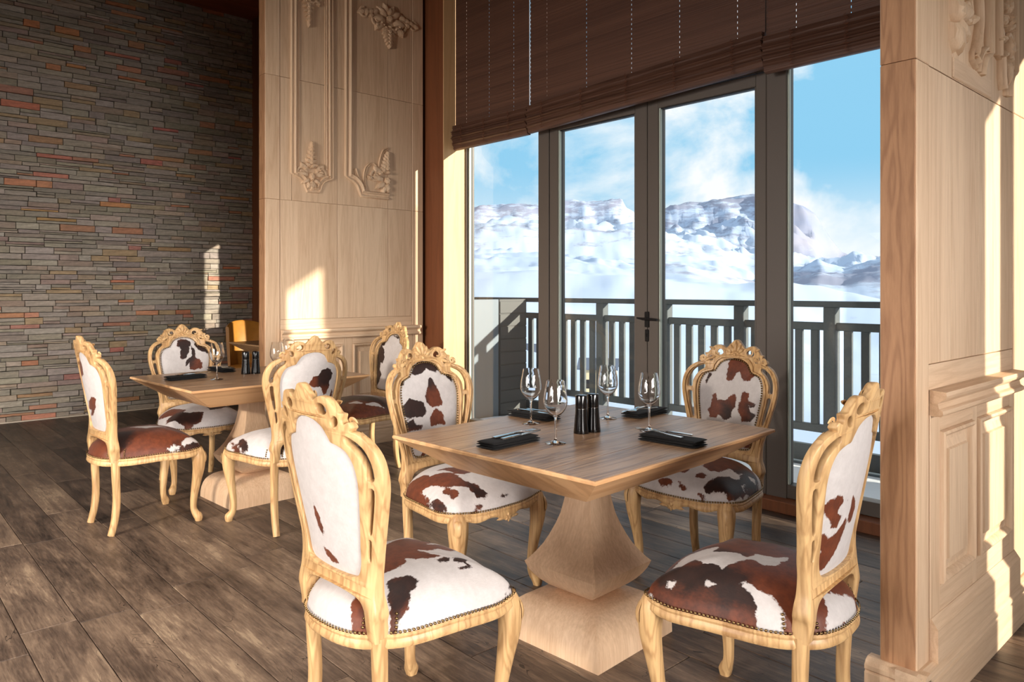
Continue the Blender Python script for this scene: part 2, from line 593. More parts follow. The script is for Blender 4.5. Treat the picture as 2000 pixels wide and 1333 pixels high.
def mat_snow(name, rock=0.0):
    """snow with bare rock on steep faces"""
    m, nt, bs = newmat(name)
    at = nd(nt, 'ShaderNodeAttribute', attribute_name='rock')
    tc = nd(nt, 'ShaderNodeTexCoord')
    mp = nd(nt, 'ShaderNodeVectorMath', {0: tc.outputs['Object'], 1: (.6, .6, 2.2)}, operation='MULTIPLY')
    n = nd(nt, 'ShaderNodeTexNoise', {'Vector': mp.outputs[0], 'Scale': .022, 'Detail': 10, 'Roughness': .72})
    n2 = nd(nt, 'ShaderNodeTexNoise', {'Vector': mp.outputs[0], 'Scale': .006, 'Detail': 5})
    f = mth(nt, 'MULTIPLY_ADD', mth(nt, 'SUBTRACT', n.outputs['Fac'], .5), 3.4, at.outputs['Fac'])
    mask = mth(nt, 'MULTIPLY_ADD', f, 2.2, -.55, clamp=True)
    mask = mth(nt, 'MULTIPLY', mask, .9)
    rc = mixc(nt, n2.outputs['Fac'], rgba((112, 128, 160)), rgba((158, 150, 158)))  # blue of distance haze put into the rock colour
    sn = mixc(nt, n2.outputs['Fac'], rgba((156, 178, 212)), rgba((204, 212, 225)))  # bluish shade and haze tint put into the snow colour
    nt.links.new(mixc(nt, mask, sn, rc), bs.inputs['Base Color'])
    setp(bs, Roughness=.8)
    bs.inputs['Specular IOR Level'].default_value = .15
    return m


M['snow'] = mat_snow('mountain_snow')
M['decksnow'] = plain('deck_snow', (246, 247, 250), .8, noise_amt=.02, nsc=5)

# cowhide patches traced per cushion, millimetres in the cushion's own plane
HIDE = {
 'C1_seat': [('b',[[(-78,-17),(-125,61),(-119,151),(-42,176),(32,182),(9,182),(-54,176),(-19,109),(-19,166),(32,182),(64,135),(38,110),(39,72),(17,44),(61,54),(91,66),(88,24),(73,-8),(39,-25),(74,-35),(81,-90),(77,-128)],[(107,43),(106,81),(118,98),(131,73),(122,40)],[(130,83),(120,124),(135,138),(155,112),(146,87)],[(163,82),(162,115),(177,129),(180,99),(172,79)],[(170,218),(186,223),(202,227),(189,225)],[(220,234),(191,284),(208,284),(191,284)],[(264,171),(252,198),(202,278),(257,225),(266,189)],[(111,-139),(111,-111),(129,-76),(163,-60),(175,-104),(200,-130),(204,-165),(214,-195),(159,-164)],[(81,-230),(79,-210),(105,-190),(138,-208),(165,-238),(142,-255),(108,-249)]]),('k',[[(111,-139),(129,-76),(163,-60),(200,-130),(214,-195)],[(107,43),(118,183),(180,127),(145,30)],[(170,218),(213,283),(269,215),(260,155)]])],
 'C1_rear': [('b',[[(-46,735),(-27,698),(-8,655),(-15,633),(-35,648),(-48,693)],[(-32,607),(9,591),(37,571),(4,562),(-27,581)]])],
 'C3_seat': [('b',[[(255,-151),(214,-189),(172,-158),(153,-70),(167,-45),(135,-23),(101,17),(108,77),(120,117),(80,173),(88,188),(70,218),(98,229),(130,215),(131,167),(163,141),(193,99),(202,45),(219,-1),(240,-22),(253,62),(266,71),(285,75),(283,-14),(269,-102)],[(115,-61),(66,-51),(-12,34),(18,77),(77,81),(99,41),(98,-26)],[(224,91),(193,111),(187,168),(208,186),(228,178),(221,139)],[(261,71),(248,101),(248,152),(260,185),(270,153),(268,92)],[(187,236),(135,232),(109,241),(146,244),(184,245)],[(38,244),(-13,240),(-25,246),(7,248)]]),('k',[[(261,71),(248,101),(248,152),(260,185),(270,153),(268,92)],[(187,236),(135,232),(109,241),(146,244),(184,245)],[(109,167),(70,218),(98,229),(130,215)],[(38,244),(-13,240),(-25,246),(7,248)]])],
 'C3_front': [('b',[[(84,927),(60,962),(14,981),(-38,983),(-83,961),(-96,936),(-54,925),(-10,947),(22,926),(56,920)],[(169,904),(151,929),(126,922),(139,883),(172,869)],[(-87,928),(-126,925),(-158,895),(-146,867),(-121,897)],[(-11,900),(-28,908),(-47,870),(-63,836),(-76,774),(-37,768),(-14,766),(19,793),(25,825),(3,860)],[(-31,764),(-62,743),(-75,686),(7,682),(10,723)],[(164,788),(115,822),(79,809),(36,795),(26,753),(54,729),(91,734),(138,736),(163,753)],[(162,718),(113,724),(90,698),(59,693),(70,677),(148,680),(163,692)],[(82,563),(48,580),(13,565),(84,555)]]),('k',[[(171,1012),(-193,988),(-174,846),(3,860),(50,683),(213,709)]])],
 'C4_front': [('b',[[(32,957),(7,984),(-39,996),(-91,978),(-124,939),(-143,920),(-113,896),(-86,877),(-58,879),(-39,915),(-21,905),(-2,869),(24,876),(36,909),(25,936)],[(136,863),(122,903),(111,895),(129,837)],[(90,797),(76,807),(61,778),(22,778),(-13,802),(-26,816),(-35,792),(-35,750),(-19,735),(-19,698),(22,680),(53,706),(64,688),(96,689),(108,727),(89,754)],[(-59,815),(-77,837),(-98,816),(-105,787),(-143,776),(-133,758),(-114,764),(-99,762),(-121,735),(-144,723),(-121,686),(-77,688),(-63,720),(-45,738),(-56,777)],[(-86,558),(-97,592),(-136,603),(-135,571)]]),('k',[[(20,752),(-37,759),(-19,689),(22,680)],[(-104,767),(-143,772),(-153,687),(-112,681)],[(144,906),(113,908),(129,837)]])],
 'C4_seat': [('b',[[(-15,-20),(-8,-148),(-91,-163),(-177,-135),(-235,-86),(-261,-27),(-264,71),(-259,171),(-252,218),(-220,205),(-193,215),(-150,229),(-126,208),(-136,175),(-165,135),(-186,81),(-176,46),(-147,40),(-142,108),(-106,121),(-54,93)],[(92,227),(60,218),(27,219),(12,243),(40,249),(73,248)],[(-3,223),(-37,235),(-81,242),(-80,248),(-31,246)],[(40,147),(17,125),(-23,147),(-13,174),(21,179)],[(-60,172),(-85,147),(-112,148),(-102,175),(-74,186)],[(-115,241),(-128,234),(-159,243),(-127,247)]]),('w',[[(-212,-24),(-224,-58),(-243,-37),(-232,-10)],[(-239,85),(-241,54),(-254,86),(-249,97)],[(-154,28),(-197,37),(-198,-10),(-214,70),(-194,95)]]),('k',[[(-126,208),(-136,175),(-186,81),(-180,-60),(-235,-86),(-261,-27),(-261,175),(-208,212),(-150,229)]])],
 'C2_seat': [('B',[]),('w',[[(-226,167),(-223,141),(-240,135),(-244,152)],[(-249,216),(-261,193),(-268,201)],[(-69,210),(-32,158),(-1,118),(-51,108),(-37,46),(-51,2),(-10,-8),(1,-60),(37,-88),(-49,-89),(-76,-59),(-53,-13),(-84,2),(-126,25),(-147,29),(-133,73),(-145,97),(-119,134),(-173,151),(-156,193)],[(136,147),(158,77),(154,99)],[(-220,49),(-201,52),(-204,14),(-215,26)],[(-184,-25),(-170,-46),(-174,-83),(-171,-121),(-185,-166),(-224,-176),(-249,-155),(-256,-177),(-261,-148),(-248,-132),(-228,-107),(-209,-98),(-187,-75),(-189,-49)],[(-60,-219),(21,-241),(81,-259),(46,-274),(-100,-270),(-182,-263),(-235,-247),(-221,-233),(-166,-233),(-129,-250),(-82,-242)]]),('b',[[(-1,-229),(63,-233),(45,-249),(-2,-239)]]),('k',[[(-194,227),(-161,150),(-141,10),(-178,-91),(-215,-127),(-241,31),(-244,110),(-243,180)],[(-146,199),(-32,158),(-46,20),(-147,29)]])],
 'C2_rear': [('b',[[(-164,749),(-145,765),(-104,773),(-72,771),(-64,750),(-87,728),(-54,711),(-79,680),(-109,687),(-116,714),(-157,741)],[(-7,684),(-7,718),(-5,757),(29,737),(39,707),(28,675)],[(-162,659),(-125,677),(-108,654),(-62,670),(-28,696),(-14,679),(-27,642),(-50,607),(-88,570),(-127,567),(-146,610),(-117,623),(-154,638)],[(-184,721),(-166,711),(-164,688)],[(-51,754),(-34,754),(-37,741)]])],
 'D1_seat': [('B',[]),('w',[[(259,27),(250,68),(252,104),(219,155),(181,229),(214,239),(240,213),(244,173),(258,120),(267,52)],[(254,-188),(234,-169),(242,-150),(257,-147)],[(-59,-56),(-25,43),(37,114),(45,-1)]]),('k',[[(265,43),(255,140),(222,240),(277,188),(269,97)],[(28,-156),(57,-78),(184,-156),(187,-191)]])],
 'D1_rear': [('b',[[(-41,703),(26,739),(78,734),(56,686),(-15,626),(-64,624),(-27,658),(-81,660)],[(-67,956),(-25,903),(-31,855),(-167,823),(-165,882)]])],
 'D2_seat': [('b',[[(-241,195),(-239,155),(-255,42),(-266,-26),(-267,81)],[(-229,111),(-212,95),(-224,5),(-242,-44),(-256,-13),(-250,65)],[(-265,-22),(-262,-58),(-266,-76)],[(-128,-199),(-83,-188),(-63,-196),(-117,-216),(-149,-240)]]),('k',[[(-217,139),(-199,37),(-254,-82),(-259,34)],[(-114,-152),(-41,-184),(-153,-248)]])],
 'D2_rear': [('b',[[(-12,804),(8,848),(49,854),(63,881),(106,887),(134,856),(133,823),(111,810),(124,790),(106,744),(85,737),(57,788),(19,782)],[(127,723),(141,759),(154,748),(149,700)]]),('k',[[(45,892),(135,894),(150,787),(55,797)]])],
 'D3_front': [('b',[[(52,920),(38,961),(-20,964),(-54,938),(-26,868),(-12,833),(17,817),(33,835),(25,895)],[(-65,938),(-153,910),(-171,849),(-96,888)],[(-47,915),(-74,889),(-71,841),(-119,791),(-110,755),(-53,741),(-25,754),(-28,796),(-3,774),(-12,821),(-47,843)]]),('k',[[(48,967),(-178,958),(-171,849),(-81,829),(-6,738),(46,825)]])],
 'D3_seat': [('b',[[(240,106),(198,107),(163,128),(25,172),(48,221),(74,247),(159,245),(256,157)],[(245,-87),(172,-43),(113,108),(165,137),(241,41)],[(-1,-31),(-220,98),(-220,98),(-23,162)]]),('k',[[(224,121),(25,172),(74,247),(249,201)],[(-1,-31),(-220,98),(-20,170)]])],
 'D4_front': [('b',[[(144,901),(104,928),(106,886),(134,885),(90,854),(70,790),(85,756),(109,755),(112,705),(76,667),(100,608),(127,573),(154,670),(178,784),(168,850)],[(21,964),(-38,967),(-83,937),(-30,950)]]),('k',[[(232,965),(-89,978),(-20,578),(149,564)]])],
 'D4_seat': [('B',[]),('w',[[(-77,155),(-110,113),(-169,78),(-157,132)],[(-181,76),(-179,-5),(-226,-56),(-214,34)]]),('k',[[(171,148),(-141,-213),(-253,-140),(15,233)]])],
}

# ================================================================ THE SETTING
ZC = 4.59           # ceiling
XW = 4.20           # room face of the window frames
YS = 8.77           # stone wall face
X_MIN, Y_MIN = -5.2, -4.0

# ---- floor: slab with one object per plank where the photograph shows them
floor = MB().box(X_MIN, Y_MIN, -.12, 4.32, YS + .3, -.022).build('floor', M['grout'])
tag(floor, 'dark worn oak plank floor of the restaurant', 'floor', kind='structure')
PW = .195
plank_meshes = {}


def plank_mesh(L):
    if L not in plank_meshes:
        me = MB().bbox(-PW / 2 + .0012, -L / 2 + .0012, -.022, PW / 2 - .0012, L / 2 - .0012, 0, .0022).mesh('plank')
        me.materials.append(M['plank'])
        plank_meshes[L] = me
    return plank_meshes[L]


rp = random.Random(3)
far_planks = MB()
k = 0
x = .703 - PW * 30
while x < 4.3:
    y = Y_MIN - rp.uniform(0, 1.5)
    while y < YS:
        L = rp.choice((1.2, 1.5, 1.8, 2.1))
        xc, yc = x + PW / 2, y + L / 2
        y1 = min(y + L, YS)
        if xc > -.9 and y + L > .2 and xc < 4.16:
            if y + L <= YS:
                link('plank', plank_mesh(L), None, floor, (xc, yc, 0))
            else:
                o = MB().bbox(-PW / 2 + .0012, -(y1 - y) / 2, -.022, PW / 2 - .0012, (y1 - y) / 2, 0, .0022).build('plank', M['plank'], floor, loc=(xc, (y + y1) / 2, 0))
        elif y1 > Y_MIN:
            far_planks.bbox(max(x, X_MIN) + .0012, max(y, Y_MIN) + .0012, -.022, min(x + PW, 4.2) - .0012, y1 - .0012, 0, .0022)
        y += L
    x += PW
tag(far_planks.build('plank_field', M['plank'], floor), kind='stuff')

# ---- stone wall
wall_back = MB().box(X_MIN, YS + .012, 0, 3.72, YS + .3, ZC).build('wall_back', M['grout'])
tag(wall_back, 'wall of thin stacked slate with scattered orange stones', 'wall', kind='structure')
rs_ = random.Random(11)


def stone_col():
    u = rs_.random()
    if u < .085:
        c = (166 + rs_.randint(-16, 12), 118 + rs_.randint(-12, 10), 88 + rs_.randint(-10, 10))
    elif u < .12:
        c = (150, 128, 98)
    elif u < .30:
        b_ = rs_.randint(-12, 12)
        c = (130 + b_, 114 + b_ + rs_.randint(-3, 3), 100 + b_ + rs_.randint(-4, 4))
    else:
        g = rs_.randint(104, 128)
        c = (g + 8, g - 1 + rs_.randint(-2, 2), g - 12 + rs_.randint(-4, 3))
    k_ = 1.2 if c[0] > 148 else 1.55
    return tuple(min(.7, v * k_) for v in lin(c))


stones = []
z = .0
while z < ZC - .02:
    h = rs_.choice((.040, .046, .052, .060, .070))
    if z + h > ZC: h = ZC - z
    x = -3.2 + rs_.uniform(0, .2)
    while x < 3.715:
        L = rs_.uniform(.11, .36)
        x1 = min(x + L, 3.718)
        if 3.718 - x1 < .05: x1 = 3.718
        if rs_.random() < .22:
            m_ = z + h * rs_.uniform(.4, .6)
            stones.append((x, x1, z, m_)); stones.append((x, x1, m_, z + h))
        else:
            stones.append((x, x1, z, z + h))
        x = x1
    z += h


def stone_geo(s):
    x0, x1, z0, z1 = s
    d = rs_.uniform(0, .020)
    if rs_.random() < .12: d += .012
    g = .0014
    j = lambda a: rs_.uniform(-a, a)
    cx, cz = (x0 + x1) / 2, (z0 + z1) / 2
    tl = j(.004)
    v = []
    for xx in (x0 + g, x1 - g):
        for zz in (z0 + g, z1 - g):
            v.append((xx - cx, .014, zz - cz))
    sgn = [(1, 1), (1, -1), (-1, 1), (-1, -1)]
    for (xx, zz), (sx, sz) in zip([(a, b) for a in (x0 + g, x1 - g) for b in (z0 + g, z1 - g)], sgn):
        v.append((xx - cx + sx * rs_.uniform(.0, .004), -d - j(.005), zz - cz + sz * rs_.uniform(0, .0035) + tl * (xx - cx) / (x1 - x0)))
    f = [(4, 5, 7, 6), (0, 1, 5, 4), (2, 6, 7, 3), (0, 4, 6, 2), (1, 3, 7, 5)]
    return (cx, cz), v, f


def add_col(me, cols):
    a = me.color_attributes.new('col', 'FLOAT_COLOR', 'POINT')
    flat = []
    for c in cols:
        flat += [c[0], c[1], c[2], 1]
    a.data.foreach_set('color', flat)


def seen(s):
    cx, cz = (s[0] + s[1]) / 2, (s[2] + s[3]) / 2
    d = .672 * cx + .74 * YS
    px = 1000 + 1445 * (.74 * cx - .672 * YS) / d
    py = 566 + 1445 * (1.32 - cz) / d
    vis = 8 < px < 490 and 0 < py < 820
    return vis, (s[1] - s[0]) * (s[3] - s[2]) / d ** 2


rank = sorted([i for i in range(len(stones)) if seen(stones[i])[0]], key=lambda i: -seen(stones[i])[1])
single = set(rank[:290])
rest, rest_col = MB(), []
for i, s in enumerate(stones):
    (cx, cz), v, f = stone_geo(s)
    c = stone_col()
    if i in single:
        me = bpy.data.meshes.new('stone')
        me.from_pydata(v, [], f)
        add_col(me, [c] * len(v))
        fix(me)
        link('stone', me, M['stone'], wall_back, (cx, YS, cz))
    else:
        rest.add([(a + cx, b + YS, e + cz) for a, b, e in v], f)
        rest_col += [c] * len(v)
me = rest.mesh('stone_courses')
add_col(me, rest_col)
tag(link('stone_courses', me, M['stone'], wall_back), kind='stuff')
MB().bbox(-3.2, YS - .03, 0, 3.72, YS - .005, .012, .002).build('skirting', M['skirt'], wall_back)

# ---- ceiling and hidden walls of the room
ceiling = MB().box(X_MIN, Y_MIN, ZC + .02, 4.6, YS + .3, ZC + .2).build('ceiling', M['ceil'])
tag(ceiling, 'dark red brown boarded ceiling', 'ceiling', kind='structure')
y = YS
i = 0
while y > Y_MIN:
    y0 = max(y - .42, Y_MIN)
    MB().bbox(X_MIN, y0 + .003, ZC, 4.2, y - .003, ZC + .022, .003).build('ceiling_board', M['ceil'], ceiling)
    y -= .42
w = MB().box(X_MIN - .2, Y_MIN, 0, X_MIN, YS + .3, ZC).build('wall_left', M['plaster'])
tag(w, 'plain plaster wall behind the left of the camera', 'wall', kind='structure')
w = MB().box(X_MIN, Y_MIN - .2, 0, 4.6, Y_MIN, ZC).build('wall_front', M['plaster'])
tag(w, 'plain plaster wall behind the camera', 'wall', kind='structure')


# ---- carved oak partitions
TH = 1.7


def leaf(mb, x, z, ang, L, W, th, y, curl=0):
    ca, sa = math.cos(ang), math.sin(ang)
    rings = []
    n = 10
    for sc_, dep in ((1, 0), (.82, .7), (.4, 1.05)):
        r = []
        for k in range(n):
            t = 2 * math.pi * k / n
            u = .5 + .5 * math.cos(t) * sc_
            v = math.sin(t) * sc_ * (1 - .45 * math.cos(t)) * .5 * W
            lobes = 1 + .18 * math.cos(5 * t)
            uu = u * L
            vv = v * lobes + curl * u * u * L
            r.append((x + ca * uu - sa * vv, y - TH * th * dep * (1 - .25 * abs(math.cos(t * 2.5))), z + sa * uu + ca * vv))
        rings.append(r)
    mb.rings(rings, True, False, True)


def scroll(mb, x, z, r0, turns, ang0, sgn, y, thick=.009):
    pts = []
    rr = []
    n = int(18 * turns)
    for k in range(n + 1):
        t = k / n
        a = ang0 + sgn * turns * 2 * math.pi * t
        r = r0 * (1 - .82 * t)
        pts.append((x + r * math.cos(a), y - .004 - .008 * t, z + r * math.sin(a)))
        rr.append(thick * (1 - .35 * t))
    mb.tube(pts, rr, 6, ref=(0, 1, 0))


def palmette(mb, cx, cz, w, h, y, half=0, flip=1, seed=1):
    """carved acanthus cluster: overlapping leaf spray on a stem with C-scrolls and berries; half: -1 keeps the left half, 1 the right half"""
    rr = random.Random(seed)
    Z = lambda v: cz + flip * v * h
    up = math.pi / 2 * flip
    sides = [s for s in (-1, 1) if not half or s == half]
    for k in range(5):                       # tapering stem of small lobed leaves
        t = k / 4
        for s in sides:
            a = up - s * flip * (.95 - .45 * t)
            leaf(mb, cx - s * .01 * w, Z(.02 + .34 * t), a, w * (.24 - .11 * t), w * (.15 - .06 * t), .015, y, curl=.22 * -s * flip)
        leaf(mb, cx, Z(.06 + .34 * t), up, .15 * h, w * (.15 - .07 * t), .021, y)
    leaf(mb, cx, Z(.40), up, .14 * h, .09 * w, .018, y)
    for s in sides:                          # big side scrolls with leaves rolled over them
        mir = lambda a: a if s > 0 else math.pi - a
        scroll(mb, cx + s * .30 * w, Z(-.10), .155 * w, 1.5, mir(R(190 * flip)), -s * flip, y, .013)
        scroll(mb, cx + s * .16 * w, Z(-.30), .10 * w, 1.3, mir(R(100 * flip)), s * flip, y, .010)
        for ang, L, W, ox, oz in ((20, .30, .15, .10, -.02), (-12, .34, .16, .08, -.12), (-50, .30, .15, .06, -.20), (-78, .26, .14, .03, -.26), (48, .20, .12, .24, -.02), (5, .16, .10, .36, -.16)):
            a = R(ang) * flip
            a = a if s > 0 else math.pi - a
            leaf(mb, cx + s * ox * w, Z(oz), a, L * w, W * w, .017, y, curl=.25 * s * flip)
        for k in range(3):
            leaf(mb, cx + s * w * (.12 + .05 * k), Z(.06 - .045 * k), 0, .045 * w, .05 * w, .022, y)
    leaf(mb, cx, Z(-.24), -up, .24 * h, .20 * w, .020, y)
    leaf(mb, cx, Z(-.08), -up, .20 * h, .17 * w, .024, y)
    leaf(mb, cx, Z(-.02), up, .09 * h, .12 * w, .026, y)


MOULD = [(-.024, 0), (-.023, .016), (-.016, .026), (-.009, .022), (-.003, .008), (.004, .007), (.009, .016), (.017, .018), (.023, .010), (.024, 0)]


def mould(parent, pts, y, name='moulding', prof=MOULD, mat='oak'):
    return MB().sweep([(p[0], y, p[1]) for p in pts], prof, ref=(0, -1, 0)).build(name, M[mat], parent, smooth=50)


def arc(cx, cz, r, a0, a1, n=10):
    return [(cx + r * math.cos(R(a0 + (a1 - a0) * k / n)), cz + r * math.sin(R(a0 + (a1 - a0) * k / n))) for k in range(n + 1)]


def partition(name, label, yf, X0, X1, xp0, xp1, boards_low, boards_up, w1, w2, ledge_end):
    root = MB().box(X0 + .006, yf + .013, 0, X1, yf + .106, ZC).build(name, M['oak'])
    tag(root, label, 'wall', kind='structure')
    G = .0016
    zs = [.15, 2.026, 2.992, ZC]
    for a, b in zip(zs[:-1], zs[1:]):
        MB().bbox(X0, yf - .001, a + G / 2, xp0 - G, yf + .108, b - G / 2, .0025).build('post', M['oak'], root)
        MB().bbox(X0 - .004, yf + .0035, a + G / 2, X0 + .004, yf + .104, b - G / 2, .001).build('end_veneer', M['oak_dark'], root)
        MB().bbox(xp1 + G, yf - .001, a + G / 2, X1, yf + .108, b - G / 2, .0025).build('post', M['oak'], root)
    for (a, b) in zip(boards_low[:-1], boards_low[1:]):
        MB().bbox(a + G, yf + .002, 1.084 + G, b - G, yf + .016, 2.026 - G, .0012).build('panel_board', M['oak'], root)
    for z0, z1 in ((2.026, 2.992), (2.992, ZC)):
        for (a, b) in zip(boards_up[:-1], boards_up[1:]):
            MB().bbox(a + G, yf + .002, z0 + G, b - G, yf + .016, z1 - G, .0012).build('panel_board', M['oak'], root)
    # wainscot
    MB().bbox(xp0 + G, yf + .002, .995, xp1 - G, yf + .016, 1.084 - G, .0012).build('frieze_board', M['oak_h'], root)
    LP = [(-.006, 0), (-.040, 0), (-.046, .006), (-.044, .018), (-.034, .024), (-.030, .040), (-.040, .050), (-.052, .056), (-.056, .066), (-.054, .078), (-.006, .082)]
    rs = [[(x, yf + a + .006, .922 + b) for a, b in LP] for x in (xp0 + .004, ledge_end)]
    MB().rings(rs).build('ledge_moulding', M['oak_h'], root)
    MB().bbox(xp0 + G, yf + .004, .15, xp1 - G, yf + .016, .995, .001).build('wainscot_backing', M['oak'], root)
    st = [xp0 + G, w1[0], w1[1], w2[0], w2[1], xp1 - G]
    MB().bbox(st[0], yf - .004, .27, st[1], yf + .01, .925, .002).build('stile', M['oak'], root)
    MB().bbox(st[2], yf - .004, .27, st[3], yf + .01, .925, .002).build('stile', M['oak'], root)
    MB().bbox(st[4], yf - .004, .27, st[5], yf + .01, .925, .002).build('stile', M['oak'], root)
    for (a, b) in (w1, w2):
        MB().bbox(a, yf - .0035, .865, b, yf + .01, .925, .002).build('rail', M['oak_h'], root)
        MB().bbox(a, yf - .0035, .27, b, yf + .01, .37, .002).build('rail', M['oak_h'], root)
        fr = MB()
        q = [(a, .37), (b, .37), (b, .865), (a, .865)]
        prof = [(0, -.004), (.004, .014), (.012, .018), (.020, .012), (.026, .002), (.030, -.006)]
        for (p, r_) in zip(q, q[1:] + q[:1]):
            dx, dz = r_[0] - p[0], r_[1] - p[1]
            L = math.hypot(dx, dz)
            tx, tz = dx / L, dz / L
            nx, nz = -tz, tx
            r0 = [(p[0] + nx * u + tx * u, yf - v, p[1] + nz * u + tz * u) for u, v in prof]
            r1 = [(r_[0] + nx * u - tx * u, yf - v, r_[1] + nz * u - tz * u) for u, v in prof]
            fr.rings([r0, r1], False)
        fr.build('panel_frame_moulding', M['oak'], root, smooth=35)
        i_ = .066
        MB().rings([[(a + .032, yf + .006, .402), (b - .032, yf + .006, .402), (b - .032, yf + .006, .833), (a + .032, yf + .006, .833)],
                    [(a + i_, yf - .002, .37 + i_), (b - i_, yf - .002, .37 + i_), (b - i_, yf - .002, .865 - i_), (a + i_, yf - .002, .865 - i_)],
                    [(a + i_ + .004, yf - .010, .374 + i_), (b - i_ - .004, yf - .010, .374 + i_), (b - i_ - .004, yf - .010, .861 - i_), (a + i_ + .004, yf - .010, .861 - i_)]],
                   True, False, True).build('raised_panel', M['oak'], root)
    # skirt board with chamfered top, base with moulded cap
    SP = [(.01, .15), (-.026, .15), (-.026, .255), (-.006, .285), (.01, .285)]
    MB().rings([[(x, yf + a, b) for a, b in SP] for x in (xp0 + .003, xp1 - .003)]).build('skirt_board', M['oak_h'], root)
    BP = [(0, 0), (-.034, 0), (-.034, .112), (-.028, .118), (-.034, .124), (-.034, .136), (-.024, .148), (-.010, .155), (.05, .155), (.05, 0)]
    MB().rings([[(x, yf + a, b) for a, b in BP] for x in (X0 - .034, X1)]).build('base_moulding', M['oak_h'], root)
    EP = [(0, 0), (-.034, 0), (-.034, .112), (-.028, .118), (-.034, .124), (-.034, .136), (-.024, .148), (-.010, .1552), (.02, .1552), (.02, 0)]
    MB().rings([[(X0 + a - .0005, yy, b) for a, b in EP] for yy in (yf - .034, yf + .142)]).build('base_moulding', M['oak'], root)
    return root


wl = partition('wall_centre', 'carved light oak partition wall between the stone wall and the window front', 5.51, 2.43, 3.913, 2.551, 3.796,
               [2.551, 3.05, 3.543, 3.796], [2.551, 2.649, 3.05, 3.543, 3.796], (2.64, 3.10), (3.19, 3.70), 3.865)
yl = 5.51 + .002
mould(wl, [(2.664, 4.5)] + arc(2.655, 2.12, .125, 88, 2) + arc(2.995, 2.12, .115, 178, 92) + [(2.985, 4.5)], yl)
mould(wl, [(2.70, 4.5), (2.70, 2.30)], yl, prof=[(a * .45, b * .5) for a, b in MOULD])
mould(wl, [(2.945, 4.5), (2.945, 2.30)], yl, prof=[(a * .45, b * .5) for a, b in MOULD])
mould(wl, [(3.150, 4.5)] + arc(3.135, 2.13, .14, 86, 2) + [(3.36, 2.132), (3.541, 2.132)], yl, prof=[(a * 1.3, b * 1.2) for a, b in MOULD])
mould(wl, catmull_xz := [(p.x, p.y) for p in catmull([(3.21, 2.34, 0), (3.25, 2.25, 0), (3.31, 2.19, 0), (3.30, 2.26, 0), (3.32, 2.36, 0), (3.38, 2.40, 0), (3.44, 2.36, 0), (3.46, 2.44, 0), (3.49, 2.52, 0), (3.54, 2.55, 0)], 5)], yl, prof=[(a * .5, b * .7) for a, b in MOULD])
for args in ((2.815, 2.30, .30, .40, 0, 1, 1), (2.79, 3.66, .28, .42, 0, -1, 2), (3.552, 3.62, .42, .36, 0, -1, 3), (3.53, 2.33, .40, .36, -1, 1, 4)):
    mb = MB()
    palmette(mb, args[0], args[1], args[2], args[3], yl, half=args[4], flip=args[5], seed=args[6])
    mb.build('carved_ornament', M['oak'], wl, smooth=40)
mb = MB()
for s in (-1, 1):
    for k in range(4):
        leaf(mb, 3.552 + s * (.10 + .045 * k), 3.735 - .012 * k, (0 if s > 0 else math.pi) - s * .35, .09, .05, .015, yl)
    scroll(mb, 3.552 + s * .25, 3.68, .05, 1.3, math.pi / 2, -s, yl, .011)
mb.build('carved_ornament', M['oak'], wl, smooth=40)

wr = partition('wall_right', 'carved light oak partition wall at the right edge with raised panels below a ledge', .84, 2.43, 3.93, 2.532, 3.46,
               [2.532, 2.749, 3.03, 3.205, 3.46], [2.532, 2.749, 3.17, 3.46], (2.62, 2.945), (2.995, 3.395), 3.452)
yr = .84 + .002
mould(wr, [(3.115, 4.5)] + arc(3.13, 2.075, .115, 96, 172), yr)
mould(wr, [(p.x, p.y) for p in catmull([(2.88, 2.9, 0), (2.90, 2.6, 0), (2.97, 2.42, 0), (3.0, 2.28, 0), (2.96, 2.17, 0), (2.93, 2.135, 0)], 6)] + [(2.98, 2.115)], yr, prof=[(a * .7, b) for a, b in MOULD])
MB().bbox(2.752, .836, 2.03, 3.165, .846, 2.10, .004).build('rail', M['oak_h'], wr)
mould(wr, [(3.225, 4.5), (3.225, 2.2)] + arc(3.45, 2.045, .24, 140, 175)[:1] + [(3.27, 2.13), (3.285, 2.085)], yr, prof=[(a * .8, b) for a, b in MOULD])
mould(wr, [(3.432, 4.5)] + arc(3.45, 2.085, .10, 100, 172) + [(3.352, 2.07)], yr)
for args in ((2.755, 2.33, .40, .46, 1, 1, 5), (3.325, 2.34, .20, .52, 0, 1, 6), (2.755, 2.75, .36, .40, 1, -1, 7)):
    mb = MB()
    palmette(mb, args[0], args[1], args[2], args[3], yr, half=args[4], flip=args[5], seed=args[6])
    mb.build('carved_ornament', M['oak'], wr, smooth=40)

# ---- brown timber columns of the window front
def column(name, y0, y1, label, x0=3.95):
    o = MB().bbox(x0, y0, 0, 4.285, y1, ZC, .003).build(name, M['redwood'])
    tag(o, label, 'column', kind='structure')
    return o


c1_ = column('trim_1', 5.256, 5.62, 'red brown timber column between the oak partition and the left window')
MB().bbox(3.952, 5.250, 0, 4.198, 5.2575, ZC, .001).build('jamb_liner', M['jamb'], c1_)
column('trim_2', .60, .93, 'red brown timber column behind the right oak partition')
tag(MB().bbox(3.70, YS - .22, 0, 4.45, YS + .3, ZC, .003).build('trim_3', M['redwood']), 'dark timber column beside the stone wall', 'column', kind='structure')

